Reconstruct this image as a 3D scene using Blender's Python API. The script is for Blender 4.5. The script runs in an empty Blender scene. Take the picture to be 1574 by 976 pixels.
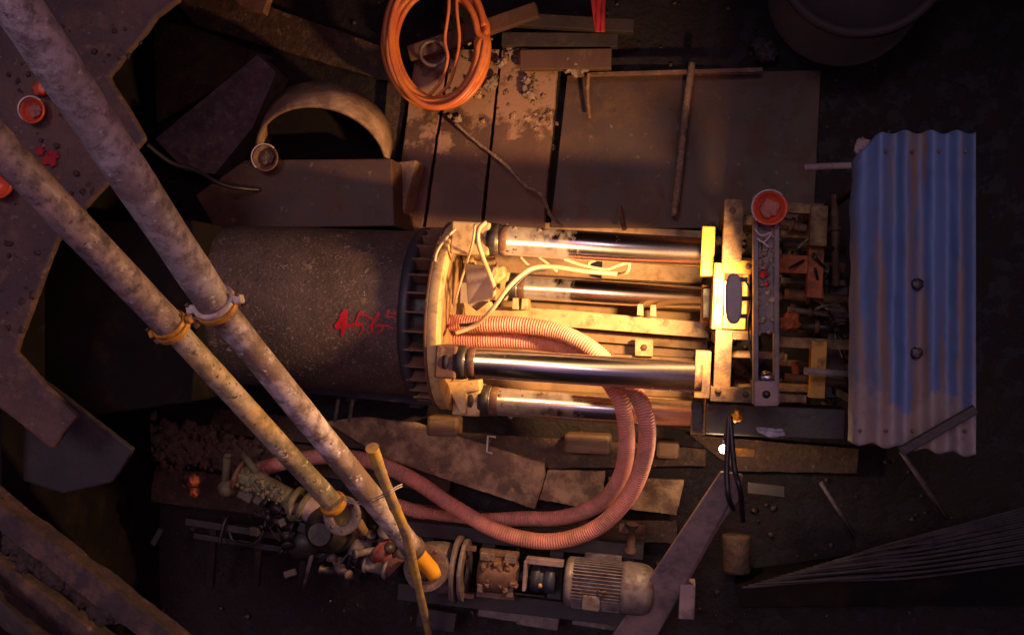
import bpy, math, random
from mathutils import Vector, Matrix, noise
random.seed(7)
R = math.radians
scene = bpy.context.scene
C = scene.collection

# ------------------------------------------------------------------ camera
CAMH, TILT, FPX = 9.0, R(9.3), 1600.0
cam_d = bpy.data.cameras.new('camera'); cam = bpy.data.objects.new('camera', cam_d); C.objects.link(cam)
cam.location = (0, 0, CAMH); cam.rotation_euler = (0, TILT, 0)
cam_d.sensor_width = 36; cam_d.lens = FPX/1574*36; cam_d.clip_start = .05; cam_d.clip_end = 500
scene.camera = cam

# ------------------------------------------------------------------ light
w = bpy.data.worlds.new('World'); scene.world = w; w.use_nodes = True
nt = w.node_tree; bg = nt.nodes['Background']
sky = nt.nodes.new('ShaderNodeTexSky'); sky.sky_type = 'NISHITA'; sky.sun_disc = False
sky.sun_elevation = R(62); sky.sun_rotation = R(60); sky.dust_density = 4
tint = nt.nodes.new('ShaderNodeMix'); tint.data_type = 'RGBA'; tint.blend_type = 'MULTIPLY'; tint.inputs[0].default_value = 1
tint.inputs[7].default_value = (1.15, .62, .90, 1)
nt.links.new(sky.outputs[0], tint.inputs[6]); nt.links.new(tint.outputs[2], bg.inputs[0])
bg.inputs[1].default_value = .088

def add_light(name, typ, loc, energy, col, direction=None, **kw):
    d = bpy.data.lights.new(name, typ); d.energy = energy; d.color = col
    for k, v in kw.items(): setattr(d, k, v)
    o = bpy.data.objects.new(name, d); C.objects.link(o); o.location = loc
    if direction is not None: o.rotation_euler = Vector(direction).to_track_quat('-Z', 'Y').to_euler()
    return o
SUN_DIR = Vector((.10, -.24, -.95))
add_light('sun', 'SUN', (3, 2, 12), .62, (1, .85, .88), SUN_DIR, angle=R(14))

scene.view_settings.view_transform = 'Standard'; scene.view_settings.look = 'None'
scene.view_settings.exposure = -.62; scene.view_settings.gamma = 1
scene.render.engine = 'CYCLES'

# ------------------------------------------------------------------ pixel -> world
RM = Matrix.Rotation(TILT, 3, 'Y'); CP = Vector((0, 0, CAMH))
def ray(px, py): return (RM @ Vector((px-787, 488-py, -FPX))).normalized()
def P(px, py, z):
    d = ray(px, py); return CP + d*((z-CAMH)/d.z)
def mpp(px, py, z):                      # metres per pixel there
    return (P(px+1, py, z)-P(px, py, z)).length

# ------------------------------------------------------------------ mesh builder
class MB:
    def __init__(s): s.v = []; s.f = []; s.sm = []
    def add(s, vs, fs, smooth=False):
        o = len(s.v); s.v += [tuple(v) for v in vs]
        for f in fs: s.f.append(tuple(i+o for i in f)); s.sm.append(smooth)
        return s
    def box(s, c, sx, sy, sz, X=(1,0,0), Z=(0,0,1)):
        X = Vector(X).normalized(); Z = Vector(Z); Z = (Z - X*Z.dot(X)).normalized(); Y = Z.cross(X); c = Vector(c)
        vs = [c + X*(sx/2*i) + Y*(sy/2*j) + Z*(sz/2*k) for k in (-1,1) for j in (-1,1) for i in (-1,1)]
        return s.add(vs, [(0,2,3,1),(4,5,7,6),(0,1,5,4),(2,6,7,3),(0,4,6,2),(1,3,7,5)])
    def beam(s, a, b, wid, hei, Z=(0,0,1)):
        a = Vector(a); b = Vector(b); return s.box((a+b)/2, (b-a).length, wid, hei, b-a, Z)
    def prism(s, top, h):
        top = [Vector(p) for p in top]; n = len(top)
        ar = sum(top[i].x*top[(i+1)%n].y-top[(i+1)%n].x*top[i].y for i in range(n))
        if ar < 0: top.reverse()
        bot = [p-Vector((0,0,h)) for p in top]
        fs = [tuple(range(n)), tuple(range(2*n-1, n-1, -1))]
        fs += [(i+n, (i+1)%n+n, (i+1)%n, i) for i in range(n)]
        return s.add(top+bot, fs)
    def lathe(s, p0, d, prof, seg=32, caps=True, a0=0, a1=2*math.pi):
        d = Vector(d).normalized(); up = Vector((0,0,1)) if abs(d.z) < .9 else Vector((0,1,0))
        U = d.cross(up).normalized(); V = d.cross(U).normalized(); p0 = Vector(p0)
        full = abs(a1-a0-2*math.pi) < 1e-6; n = seg if full else seg+1
        vs = []
        for t, r in prof:
            for k in range(n):
                a = a0+(a1-a0)*k/seg; vs.append(p0+d*t+U*(r*math.cos(a))+V*(r*math.sin(a)))
        fs = []
        for i in range(len(prof)-1):
            for k in range(seg):
                k2 = (k+1) % n; fs.append((i*n+k, i*n+k2, (i+1)*n+k2, (i+1)*n+k))
        s.add(vs, fs, True)
        if caps and full:
            o = len(s.v)-len(vs)
            for i in (0, len(prof)-1):
                if prof[i][1] > 1e-4:
                    f = tuple(o+i*n+k for k in range(n)); s.f.append(f[::-1] if i else f); s.sm.append(False)
        return s
    def ring(s, p0, d, ro, ri, h, seg=48, a0=0, a1=2*math.pi):   # annulus of thickness h
        return s.lathe(p0, d, [(0,ri),(0,ro),(h,ro),(h,ri),(0,ri)], seg, False, a0, a1)
    def tube(s, pts, r, seg=10, caps=True):
        pts = [Vector(p) for p in pts]; n = len(pts)
        rr = r if isinstance(r, (list, tuple)) else [r]*n
        T = [(pts[min(i+1,n-1)]-pts[max(i-1,0)]).normalized() for i in range(n)]
        N = T[0].orthogonal().normalized(); vs = []
        for i in range(n):
            N = (N-T[i]*N.dot(T[i])).normalized(); B = T[i].cross(N)
            for k in range(seg):
                a = 2*math.pi*k/seg; vs.append(pts[i]+(N*math.cos(a)+B*math.sin(a))*rr[i])
        fs = [(i*seg+k, i*seg+(k+1)%seg, (i+1)*seg+(k+1)%seg, (i+1)*seg+k) for i in range(n-1) for k in range(seg)]
        o = len(s.v); s.add(vs, fs, True)
        if caps:
            s.f.append(tuple(o+k for k in range(seg))[::-1]); s.sm.append(False)
            s.f.append(tuple(o+(n-1)*seg+k for k in range(seg))); s.sm.append(False)
        return s
    def rbeam(s, a, b, wid, hei, amp=.01, seed=0, n=40):
        a = Vector(a); b = Vector(b); X = (b-a).normalized(); Y = Vector((0,0,1)).cross(X).normalized(); Z = X.cross(Y); vs = []
        prof = []
        for (u0,v0),(u1,v1) in (((-1,-1),(1,-1)),((1,-1),(1,1)),((1,1),(-1,1)),((-1,1),(-1,-1))):
            for k in range(5): prof.append((u0+(u1-u0)*k/5, v0+(v1-v0)*k/5))
        m = len(prof)
        for i in range(n+1):
            c = a.lerp(b, i/n)
            for u, v in prof:
                q = 1-.05*(abs(u) > .95 and abs(v) > .95)
                p = c+Y*(u*wid/2*q)+Z*(v*hei/2*q)
                d = Vector((noise.noise(p*5+Vector((seed,0,0))), noise.noise(p*5+Vector((0,seed+4,0))), noise.noise(p*6+Vector((0,0,seed+9)))))
                d += .5*Vector((noise.noise(p*17), noise.noise(p*17+Vector((3,3,3))), noise.noise(p*19)))
                vs.append(p+d*amp*2)
        fs = [(i*m+k, i*m+(k+1)%m, (i+1)*m+(k+1)%m, (i+1)*m+k) for i in range(n) for k in range(m)]
        o = len(s.v); s.add(vs, fs, False)
        s.f.append(tuple(o+k for k in range(m))[::-1]); s.sm.append(False)
        s.f.append(tuple(o+n*m+k for k in range(m))); s.sm.append(False)
        return s
    def blob(s, c, r, flat=.5, seed=0, n=10, rough=.35):
        c = Vector(c); vs = []; fs = []
        for i in range(n+1):
            th = math.pi*i/n
            for k in range(n*2):
                ph = math.pi*k/n; d = Vector((math.sin(th)*math.cos(ph), math.sin(th)*math.sin(ph), math.cos(th)))
                q = r*(1+rough*noise.noise(d*2.3+Vector((seed*3.1, seed, 0)))*2+rough*.5*noise.noise(d*6+Vector((seed,0,9))))
                vs.append(c+Vector((d.x*q, d.y*q, d.z*q*flat)))
        m = n*2
        for i in range(n):
            for k in range(m): fs.append((i*m+k, (i+1)*m+k, (i+1)*m+(k+1)%m, i*m+(k+1)%m))
        return s.add(vs, fs, True)
    def build(s, name, m, parent=None, bevel=0, label=None):
        me = bpy.data.meshes.new(name); me.from_pydata(s.v, [], s.f); me.update()
        me.polygons.foreach_set('use_smooth', s.sm)
        o = bpy.data.objects.new(name, me); C.objects.link(o); me.materials.append(m)
        if bevel:
            b = o.modifiers.new('bevel', 'BEVEL'); b.width = bevel; b.segments = 2; b.limit_method = 'ANGLE'; b.angle_limit = R(40)
        if parent is not None:
            o.parent = parent; o.matrix_parent_inverse = Matrix.Translation(-world_loc(parent))
        if label: o['label'] = label
        return o
def world_loc(p):
    return Vector(p.get('_w', (0,0,0)))
def tag(o, label=None, cat=None, group=None, kind=None):
    if label: o['label'] = label
    if cat: o['category'] = cat
    if group: o['group'] = group
    if kind: o['kind'] = kind
    return o
def thing(name, label, cat, loc, group=None):
    o = bpy.data.objects.new(name, None); C.objects.link(o); o.location = loc; o['_w'] = tuple(loc)
    o.empty_display_size = .1
    return tag(o, label, cat, group)
def smooth(pts, n=8):
    pts = [Vector(p) for p in pts]; out = []
    for i in range(len(pts)-1):
        a = pts[max(i-1,0)]; b = pts[i]; c = pts[i+1]; d = pts[min(i+2,len(pts)-1)]
        for k in range(n):
            t = k/n; out.append(.5*((2*b)+(c-a)*t+(2*a-5*b+4*c-d)*t*t+(3*b-a-3*c+d)*t**3))
    return out+[pts[-1]]
def resample(pts, step):
    out = [pts[0]]; acc = 0
    for i in range(1, len(pts)):
        a = pts[i-1]; L = (pts[i]-a).length
        if L < 1e-9: continue
        t = step-acc
        while t <= L: out.append(a+(pts[i]-a)*(t/L)); t += step
        acc = L-(t-step)
    return out
def rough_outline(px, amp, step=4):
    out = []
    for i in range(len(px)):
        (x0,y0),(x1,y1) = px[i], px[(i+1)%len(px)]; L = math.hypot(x1-x0,y1-y0); k = max(1, int(L/step))
        for j in range(k):
            x = x0+(x1-x0)*j/k; y = y0+(y1-y0)*j/k; e = amp*(1.4*noise.noise(Vector((x*.03,y*.03,2)))+noise.noise(Vector((x*.11,y*.11,7))))
            e2 = amp*(1.4*noise.noise(Vector((x*.03,y*.03,5)))+noise.noise(Vector((x*.11,y*.11,1)))); out.append((x+e, y+e2))
    return out
def pprism(px, z, h, name, m, parent=None, bevel=.004, label=None, rough=0):
    if rough: px = rough_outline(px, rough)
    return MB().prism([P(x, y, z) for x, y in px], h).build(name, m, parent, bevel, label)
def prect(x0, y0, x1, y1, z, h, name, m, parent=None, bevel=.005, label=None, roll=2.5):
    cx, cy = (x0+x1)/2, (y0+y1)/2; c, s_ = math.cos(R(roll)), math.sin(R(roll)); q = []
    for x, y in ((x0,y0),(x1,y0),(x1,y1),(x0,y1)):
        dx, dy = x-cx, y-cy; q.append((cx+dx*c-dy*s_, cy+dx*s_+dy*c))
    return pprism(q, z, h, name, m, parent, bevel, label)

# ------------------------------------------------------------------ materials
AROT = 0.25
def mat(name, a, b=None, dirt=None, dl=.5, rough=.7, metal=0, sc=3, dsc=None, bump=.3, bsc=25, stretch=(1,1,1), rough2=None, speck=None, spl=.6, dedge=.10, yb=None, axis='Y', spec=.5, aniso=0, big=None, splat=None):
    m = bpy.data.materials.new(name); m.use_nodes = True; n = m.node_tree.nodes; l = m.node_tree.links
    pr = n['Principled BSDF']; tc = n.new('ShaderNodeTexCoord'); mp = n.new('ShaderNodeMapping'); mp.inputs['Scale'].default_value = stretch
    l.new(tc.outputs['Object'], mp.inputs[0])
    def nz(scale, det=8, ro=.6, vec=mp):
        q = n.new('ShaderNodeTexNoise'); q.inputs['Scale'].default_value = scale; q.inputs['Detail'].default_value = det
        q.inputs['Roughness'].default_value = ro; l.new(vec.outputs[0], q.inputs['Vector']); return q
    def ramp(src, lo, hi):
        q = n.new('ShaderNodeMapRange'); q.inputs['From Min'].default_value = lo; q.inputs['From Max'].default_value = hi
        l.new(src, q.inputs['Value']); return q.outputs[0]
    def mix(f, c1, c2):
        q = n.new('ShaderNodeMix'); q.data_type = 'RGBA'
        l.new(f, q.inputs[0])
        for i, c in ((6, c1), (7, c2)):
            if isinstance(c, tuple): q.inputs[i].default_value = (*c, 1)
            else: l.new(c, q.inputs[i])
        return q.outputs[2]
    n1 = nz(sc); f1 = ramp(n1.outputs['Fac'], .35, .65)
    col = mix(f1, a, b or tuple(x*.6 for x in a))
    bh = nz(bsc, 10, .65); hsrc = bh.outputs['Fac']
    if big:
        bc, bs, bt, be = big; nb = nz(bs, 6, .55); col = mix(ramp(nb.outputs['Fac'], bt-be, bt+be), col, bc)
    if speck:
        n3 = nz(bsc*1.6, 3, .5); col = mix(ramp(n3.outputs['Fac'], spl, spl+.05), col, speck)
    rsock = None
    if splat:
        for sc_, th_, c_ in splat:
            nq = nz(sc_, 4, .7); col = mix(ramp(nq.outputs['Fac'], th_, th_+.03), col, c_)
    if dirt:
        n2 = nz(dsc or sc*1.7, 9, .68); dsrc = n2.outputs['Fac']
        if yb:
            sp_ = n.new('ShaderNodeSeparateXYZ'); l.new(tc.outputs['Object'], sp_.inputs[0])
            mq_ = n.new('ShaderNodeMapRange'); mq_.inputs['From Min'].default_value = yb[0]; mq_.inputs['From Max'].default_value = yb[1]
            mq_.inputs['To Min'].default_value = yb[2]; mq_.inputs['To Max'].default_value = yb[3]; l.new(sp_.outputs[axis], mq_.inputs['Value'])
            ad_ = n.new('ShaderNodeMath'); l.new(dsrc, ad_.inputs[0]); l.new(mq_.outputs[0], ad_.inputs[1]); dsrc = ad_.outputs[0]
        f2 = ramp(dsrc, dl-dedge, dl+dedge)
        col = mix(f2, col, dirt)
        rq = n.new('ShaderNodeMapRange'); rq.inputs['To Min'].default_value = rough; rq.inputs['To Max'].default_value = rough2 or .85
        l.new(f2, rq.inputs['Value']); rsock = rq.outputs[0]
        if metal:
            mq = n.new('ShaderNodeMapRange'); mq.inputs['To Min'].default_value = metal; mq.inputs['To Max'].default_value = 0
            l.new(f2, mq.inputs['Value']); l.new(mq.outputs[0], pr.inputs['Metallic'])
        ad = n.new('ShaderNodeMath'); ad.operation = 'MULTIPLY_ADD'; ad.inputs[1].default_value = .8
        l.new(f2, ad.inputs[0]); l.new(hsrc, ad.inputs[2]); hsrc = ad.outputs[0]
    pr.inputs['Specular IOR Level'].default_value = spec
    if aniso:
        pr.inputs['Anisotropic'].default_value = aniso
        tn = n.new('ShaderNodeTangent'); tn.direction_type = 'RADIAL'; tn.axis = 'X'; l.new(tn.outputs[0], pr.inputs['Tangent']); pr.inputs['Anisotropic Rotation'].default_value = AROT
    l.new(col, pr.inputs['Base Color'])
    if rsock: l.new(rsock, pr.inputs['Roughness'])
    else:
        pr.inputs['Roughness'].default_value = rough
    if not dirt: pr.inputs['Metallic'].default_value = metal
    if bump:
        bp = n.new('ShaderNodeBump'); bp.inputs['Strength'].default_value = bump; bp.inputs['Distance'].default_value = .01
        l.new(hsrc, bp.inputs['Height']); l.new(bp.outputs[0], pr.inputs['Normal'])
    return m
K = {}
K['floor'] = mat('wet_mud_floor', (.017,.011,.013), (.009,.007,.010), (.024,.015,.016), .56, rough=.6, sc=1.5, dsc=6, bump=1, bsc=16, speck=(.04,.027,.026), spl=.68, spec=.25)
K['black'] = mat('flat_black_and_shade', (.012,.009,.010), (.007,.006,.008), (.02,.013,.012), .62, rough=.95, sc=2, bump=.1, spec=.05)  # near-black; puts shade into the colour of the pipe-end block and ring recess
K['wall'] = mat('shaft_wall', (.03,.02,.02), (.018,.013,.015), (.05,.03,.026), .6, sc=1, bump=.5)
K['brownplate'] = mat('brown_steel_plate', (.068,.029,.016), (.036,.017,.012), (.095,.046,.027), .60, splat=[(12,.64,(.13,.075,.05)),(7,.63,(.02,.011,.009))], sc=2, rough=.6, bump=.2)
K['board'] = mat('muddy_board', (.115,.052,.030), (.065,.030,.020), (.20,.11,.07), .66, sc=2.2, bump=.4, stretch=(1,.5,1))
K['boardmud'] = mat('board_caked_in_mud', (.22,.125,.08), (.12,.065,.042), (.32,.20,.13), .54, sc=3, dsc=4, bump=.7, dedge=.09)
K['boardpatch'] = mat('board_with_mud_at_one_end', (.115,.052,.030), (.07,.032,.022), (.27,.15,.10), .50, sc=2.2, dsc=3.2, bump=.6, dedge=.035, yb=(1.15,1.9,-.2,.09))
K['plankmud'] = mat('sandy_muddy_plank', (.18,.10,.058), (.08,.042,.027), (.40,.25,.14), .52, sc=3, dsc=3.4, bump=.8, dedge=.07, bsc=18)
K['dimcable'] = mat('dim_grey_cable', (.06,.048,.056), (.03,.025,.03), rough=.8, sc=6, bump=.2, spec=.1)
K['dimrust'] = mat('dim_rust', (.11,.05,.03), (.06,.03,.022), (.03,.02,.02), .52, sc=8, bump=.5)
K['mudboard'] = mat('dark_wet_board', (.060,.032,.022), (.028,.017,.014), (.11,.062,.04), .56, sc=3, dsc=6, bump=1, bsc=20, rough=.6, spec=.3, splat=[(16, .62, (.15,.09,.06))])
K['orangepaint'] = mat('orange_red_paint_dirty', (.42,.085,.014), (.26,.055,.015), (.08,.04,.03), .55, sc=6, dsc=9, rough=.6, bump=.3)
K['darkred'] = mat('dark_red_casting', (.20,.018,.016), (.10,.012,.014), (.10,.06,.05), .52, sc=9, rough=.6, bump=.4)
K['timbermud'] = mat('muddy_corner_timber', (.13,.068,.045), (.05,.03,.025), (.035,.025,.028), .50, splat=[(13,.62,(.22,.14,.10)),(18,.62,(.02,.014,.014))], sc=4, bump=.7, stretch=(1,1,1))
K['cornermud'] = mat('corner_mud', (.06,.036,.032), (.03,.02,.02), (.10,.06,.042), .62, sc=9, rough=.8, bump=.9)
K['timber'] = mat('timber', (.20,.11,.065), (.10,.055,.035), (.06,.035,.025), .6, sc=4, bump=.5, stretch=(.4,2,2))
K['darktimber'] = mat('dark_timber', (.035,.021,.018), (.018,.011,.011), (.07,.04,.028), .62, sc=3, bump=.5)
K['ledge'] = mat('ledge_clay', (.12,.062,.050), (.065,.037,.034), (.165,.092,.068), .6, splat=[(14, .63, (.23,.15,.12)), (9, .64, (.03,.02,.02))], sc=1.6, dsc=7, bump=1, bsc=16, big=((.05,.03,.032), 1.2, .54, .07), speck=(.2,.13,.11), spl=.68)
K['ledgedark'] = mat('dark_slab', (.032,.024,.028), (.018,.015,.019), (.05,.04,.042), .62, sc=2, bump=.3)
K['slurrypipe'] = mat('pipe_galvanised_dirty', (.58,.50,.49), (.42,.345,.33), (.20,.15,.14), .55, rough=.45, sc=4, dsc=13, bump=.5, dedge=.10, speck=(.10,.22,.12), spl=.72, big=((.27,.19,.16), 2.2, .56, .06), splat=[(17, .62, (.72,.66,.68)), (26, .64, (.09,.07,.07)), (9, .70, (.30,.42,.52))])
K['slurrypipe2'] = mat('pipe_brown_dirty', big=((.09,.07,.085), 2.6, .60, .05), splat=[(14, .64, (.60,.52,.52)), (24, .63, (.07,.055,.06))], a= (.44,.31,.29), b=(.26,.185,.175), dirt=(.10,.075,.08), dl=.54, rough=.45, sc=3, dsc=10, bump=.5, dedge=.10)
K['pipelow'] = mat('pipe_whitish_scaled', big=((.24,.16,.12), 2.4, .53, .06), splat=[(12, .60, (.82,.76,.82)), (24, .63, (.10,.07,.06))], a= (.78,.66,.70), b=(.48,.36,.35), dirt=(.19,.13,.11), dl=.53, rough=.5, sc=4, dsc=9, bump=.5, dedge=.09)
K['pipeyellow'] = mat('pipe_yellow_worn', big=((.14,.115,.07), 2.6, .54, .06), splat=[(12, .62, (.62,.56,.56)), (20, .60, (.07,.06,.04))], a= (.48,.40,.38), b=(.46,.27,.06), dirt=(.13,.11,.07), dl=.56, rough=.5, sc=3, dsc=9, bump=.4, dedge=.12)
K['yellow'] = mat('yellow_paint_dirty', (.62,.27,.018), (.42,.18,.018), (.14,.08,.05), .57, rough=.45, sc=6, bump=.2)
K['yellowworn'] = mat('yellow_paint_very_worn', (.36,.20,.06), (.17,.10,.06), (.09,.055,.045), .49, rough=.6, sc=7, dsc=8, bump=.35)
K['yellowpipe'] = mat('bright_yellow_pipe', (.85,.42,.03), (.70,.30,.02), (.3,.16,.05), .66, rough=.45, sc=6, bump=.15)
K['white'] = mat('white_chipped', (.66,.56,.50), (.5,.4,.34), (.3,.18,.08), .6, rough=.5, sc=9, bump=.2)
K['concrete'] = mat('concrete_jacking_pipe', (.105,.068,.060), (.05,.033,.031), (.26,.18,.16), .66, splat=[(11, .66, (.30,.23,.22)), (19, .62, (.035,.025,.025))], rough=.7, sc=2.5, dsc=7, bump=.9, bsc=34, speck=(.16,.11,.10), spl=.60, dedge=.05, big=((.040,.026,.022), 1.1, .50, .12))
K['rubber'] = mat('black_rubber', (.030,.032,.045), (.018,.018,.025), rough=.5, bump=.15)
K['rust'] = mat('rusty_steel', (.16,.075,.042), (.08,.04,.03), (.30,.19,.12), .64, rough=.65, sc=7, bump=.4)
K['darksteel'] = mat('dark_greasy_steel', (.035,.026,.026), (.02,.016,.018), (.08,.05,.035), .64, rough=.45, sc=6, bump=.3)
K['cream'] = mat('cream_paint_dirty', (.60,.42,.20), (.48,.32,.15), (.20,.11,.055), .60, rough=.5, sc=6, bump=.15)
K['tan'] = mat('tan_base_plate', (.36,.22,.10), (.24,.14,.07), (.14,.08,.045), .6, rough=.6, sc=4, bump=.3)
K['chrome'] = mat('chrome_rod', (.66,.62,.66), (.58,.54,.58), (.30,.2,.14), .76, rough=.27, metal=1, sc=2, dsc=7, bump=0, rough2=.4, aniso=.9)
K['chromedirty'] = mat('chrome_rod_smeared', (.64,.58,.58), (.54,.46,.44), (.115,.075,.058), .53, rough=.27, aniso=.85, metal=1, sc=3, dsc=3.2, bump=.04, rough2=.45, stretch=(1.6,.9,.9), dedge=.2, yb=(P(770,480,1).x, P(960,480,1).x, .06, -.34), axis='X')
K['hose'] = mat('pink_hose', (.74,.30,.215), (.58,.20,.15), (.36,.18,.13), .55, rough=.5, sc=4, dsc=6, bump=.15)
K['coil'] = mat('orange_hose', (.66,.20,.04), (.50,.11,.03), (.30,.08,.035), .66, rough=.4, sc=3, bump=.05)
K['cable'] = mat('cream_cable', (.62,.45,.28), (.45,.3,.18), rough=.5, bump=0)
K['blackcable'] = mat('black_cable', (.02,.018,.022), rough=.45, bump=0)
K['orange'] = mat('orange_plastic', (.66,.075,.022), (.48,.055,.02), (.16,.06,.045), .60, rough=.4, sc=8, bump=.05)
K['redcloth'] = mat('red_cloth', (.42,.02,.03), (.22,.01,.02), rough=.9, bump=.3)
K['redpaint'] = mat('red_spray_paint', (.62,.006,.008), (.45,.005,.01), rough=.5, sc=20, bump=.1)
K['grit'] = mat('grey_grit', (.42,.15,.11), (.26,.08,.06), sc=20, bump=.8)
K['greybeam'] = mat('pale_mud_coated_steel', (.36,.25,.24), (.26,.175,.17), (.14,.10,.12), .56, rough=.75, sc=3, bump=.35)
K['greysteel'] = mat('grey_worn_steel', (.15,.115,.12), (.08,.06,.065), (.26,.19,.17), .62, rough=.5, sc=8, bump=.35)
K['lampgrey'] = mat('grey_lamp_casting', (.34,.27,.27), (.26,.21,.21), rough=.5, sc=8, bump=.15)
K['bluesteel'] = mat('blue_painted_steel', (.030,.036,.07), (.022,.022,.035), (.06,.05,.05), .6, rough=.5, sc=6, bump=.2)
K['motor'] = mat('motor_grey', (.22,.18,.18), (.13,.105,.11), (.09,.055,.045), .54, rough=.42, sc=7, bump=.15)
K['olive'] = mat('olive_dirty_casting', (.17,.15,.085), (.09,.085,.055), (.22,.13,.07), .6, rough=.6, sc=9, bump=.4)
K['mud'] = mat('mud', (.13,.075,.055), (.07,.04,.032), (.19,.125,.10), .60, rough=.8, sc=9, bump=.8)
K['slurrycrust'] = mat('slurry_crust', (.26,.17,.12), (.14,.09,.07), rough=.6, sc=14, bump=.5)
K['rustgrey'] = mat('rusty_grey_casting', (.15,.10,.09), (.08,.05,.045), (.24,.16,.13), .58, rough=.6, sc=7, dsc=12, bump=.5)
K['palemud'] = mat('pale_mud', (.30,.22,.18), (.16,.10,.08), rough=.8, sc=9, bump=.8)
K['darkmud'] = mat('dark_mud', (.07,.042,.034), (.04,.025,.022), rough=.6, sc=9, bump=.8)
K['rag'] = mat('white_rag', (.55,.5,.62), (.3,.28,.36), rough=.9, sc=12, bump=.4)
K['rope'] = mat('dirty_rope', (.20,.12,.08), (.10,.06,.045), (.4,.3,.22), .6, sc=15, bump=.8)
K['bamboo'] = mat('bamboo_pole', (.62,.38,.06), (.36,.25,.13), (.20,.13,.12), .55, sc=4, rough=.5, bump=.3)
K['wire'] = mat('pale_wire', (.5,.42,.42), (.4,.33,.33), rough=.4, bump=0)
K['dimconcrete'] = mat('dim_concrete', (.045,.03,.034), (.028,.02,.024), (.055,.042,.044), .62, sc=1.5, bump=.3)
def emis(name, col, s):
    m = bpy.data.materials.new(name); m.use_nodes = True; p = m.node_tree.nodes['Principled BSDF']
    p.inputs['Emission Color'].default_value = (*col, 1); p.inputs['Emission Strength'].default_value = s; p.inputs['Base Color'].default_value = (.8,.7,.5,1); return m
K['glass'] = emis('lit_lamp_glass', (1,.62,.26), 30)
K['bulb'] = emis('lit_bulb_glass', (1,.82,.60), 14)
# blue corrugated sheet: rust runs down the ribs, mud caked over one end
def sheet_mat():
    m = mat('blue_sheet', (.105,.17,.36), (.075,.115,.25), (.20,.14,.13), .57, rough=.6, sc=1.6, dsc=2.2, bump=.15, stretch=(3.2,.18,1), rough2=.7, dedge=.03)
    n = m.node_tree.nodes; l = m.node_tree.links; pr = n['Principled BSDF']
    src = pr.inputs['Base Color'].links[0].from_socket
    tc = n.new('ShaderNodeTexCoord'); sp = n.new('ShaderNodeSeparateXYZ'); l.new(tc.outputs['Object'], sp.inputs[0])
    nz = n.new('ShaderNodeTexNoise'); nz.inputs['Scale'].default_value = 4; nz.inputs['Detail'].default_value = 9; nz.inputs['Roughness'].default_value = .65
    l.new(tc.outputs['Object'], nz.inputs['Vector'])
    ma = n.new('ShaderNodeMath'); ma.operation = 'MULTIPLY_ADD'; ma.inputs[1].default_value = 1.5; l.new(nz.outputs['Fac'], ma.inputs[0])
    ng = n.new('ShaderNodeMath'); ng.operation = 'MULTIPLY'; ng.inputs[1].default_value = -1; l.new(sp.outputs['Y'], ng.inputs[0]); l.new(ng.outputs[0], ma.inputs[2])
    mr = n.new('ShaderNodeMapRange'); mr.inputs['From Min'].default_value = 1.12; mr.inputs['From Max'].default_value = 1.26; mr.inputs['To Max'].default_value = .85; l.new(ma.outputs[0], mr.inputs['Value'])
    mx = n.new('ShaderNodeMix'); mx.data_type = 'RGBA'; l.new(mr.outputs[0], mx.inputs[0]); l.new(src, mx.inputs[6]); mx.inputs[7].default_value = (.27,.20,.185,1)
    l.new(mx.outputs[2], pr.inputs['Base Color']); return m
K['sheet'] = sheet_mat()

# ------------------------------------------------------------------ setting: pit floor and shaft walls
g = MB(); n_ = 60
for i in range(n_+1):
    for j in range(n_+1):
        x = -11+16*i/n_; y = -7+14*j/n_
        g.v.append((x, y, .05*noise.noise(Vector((x*1.3, y*1.3, 0)))-.03))
for i in range(n_):
    for j in range(n_):
        a = i*(n_+1)+j; g.f.append((a, a+n_+1, a+n_+2, a+1)); g.sm.append(True)
tag(g.build('pit_floor', K['floor']), kind='structure')
tag(MB().box((4.45, 0, 4.1), .5, 12, 9, ).build('shaft_wall', K['wall']), 'dark shaft wall at the far right behind the blue sheet', 'wall', 'concrete walls of the shaft')
tag(MB().box((-2.9, 4.45, 4.1), 14.1, .5, 9).build('shaft_wall', K['wall']), 'dark shaft wall along the top side, above the orange hose coil', 'wall', 'concrete walls of the shaft')
tag(MB().box((-2.9, -4.45, 4.1), 14.1, .5, 9).build('shaft_wall', K['wall']), 'dark shaft wall along the bottom side, beyond the pumps and timbers', 'wall', 'concrete walls of the shaft')

LED = [(-420,-260),(300,-260),(274,0),(240,26),(205,70),(165,118),(196,165),(222,212),(170,275),(120,330),(86,372),(52,462),(24,540),(66,588),(118,640),(78,690),(0,628),(-420,480)]
tag(pprism(LED, 2.5, .06, 'clay_ledge', K['ledge'], None, .02, rough=1), 'broad brown clay ledge under the upper ends of the two slurry pipes', 'ledge', kind='structure')
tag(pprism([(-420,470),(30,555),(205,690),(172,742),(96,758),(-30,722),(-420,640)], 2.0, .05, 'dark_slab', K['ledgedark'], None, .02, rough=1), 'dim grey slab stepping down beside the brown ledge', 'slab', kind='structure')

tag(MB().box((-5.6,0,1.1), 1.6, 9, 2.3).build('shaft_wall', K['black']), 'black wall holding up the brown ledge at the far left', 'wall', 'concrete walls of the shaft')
tag(pprism([(60,340),(296,338),(306,470),(296,618),(60,650)], 1.74, 1.8, 'shade_block', K['black'], None, .03, rough=1), 'near-black block added as the shade over the left end of the concrete pipe', 'shade block')  # dark block added to stand for the shade where the pipe disappears
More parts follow.
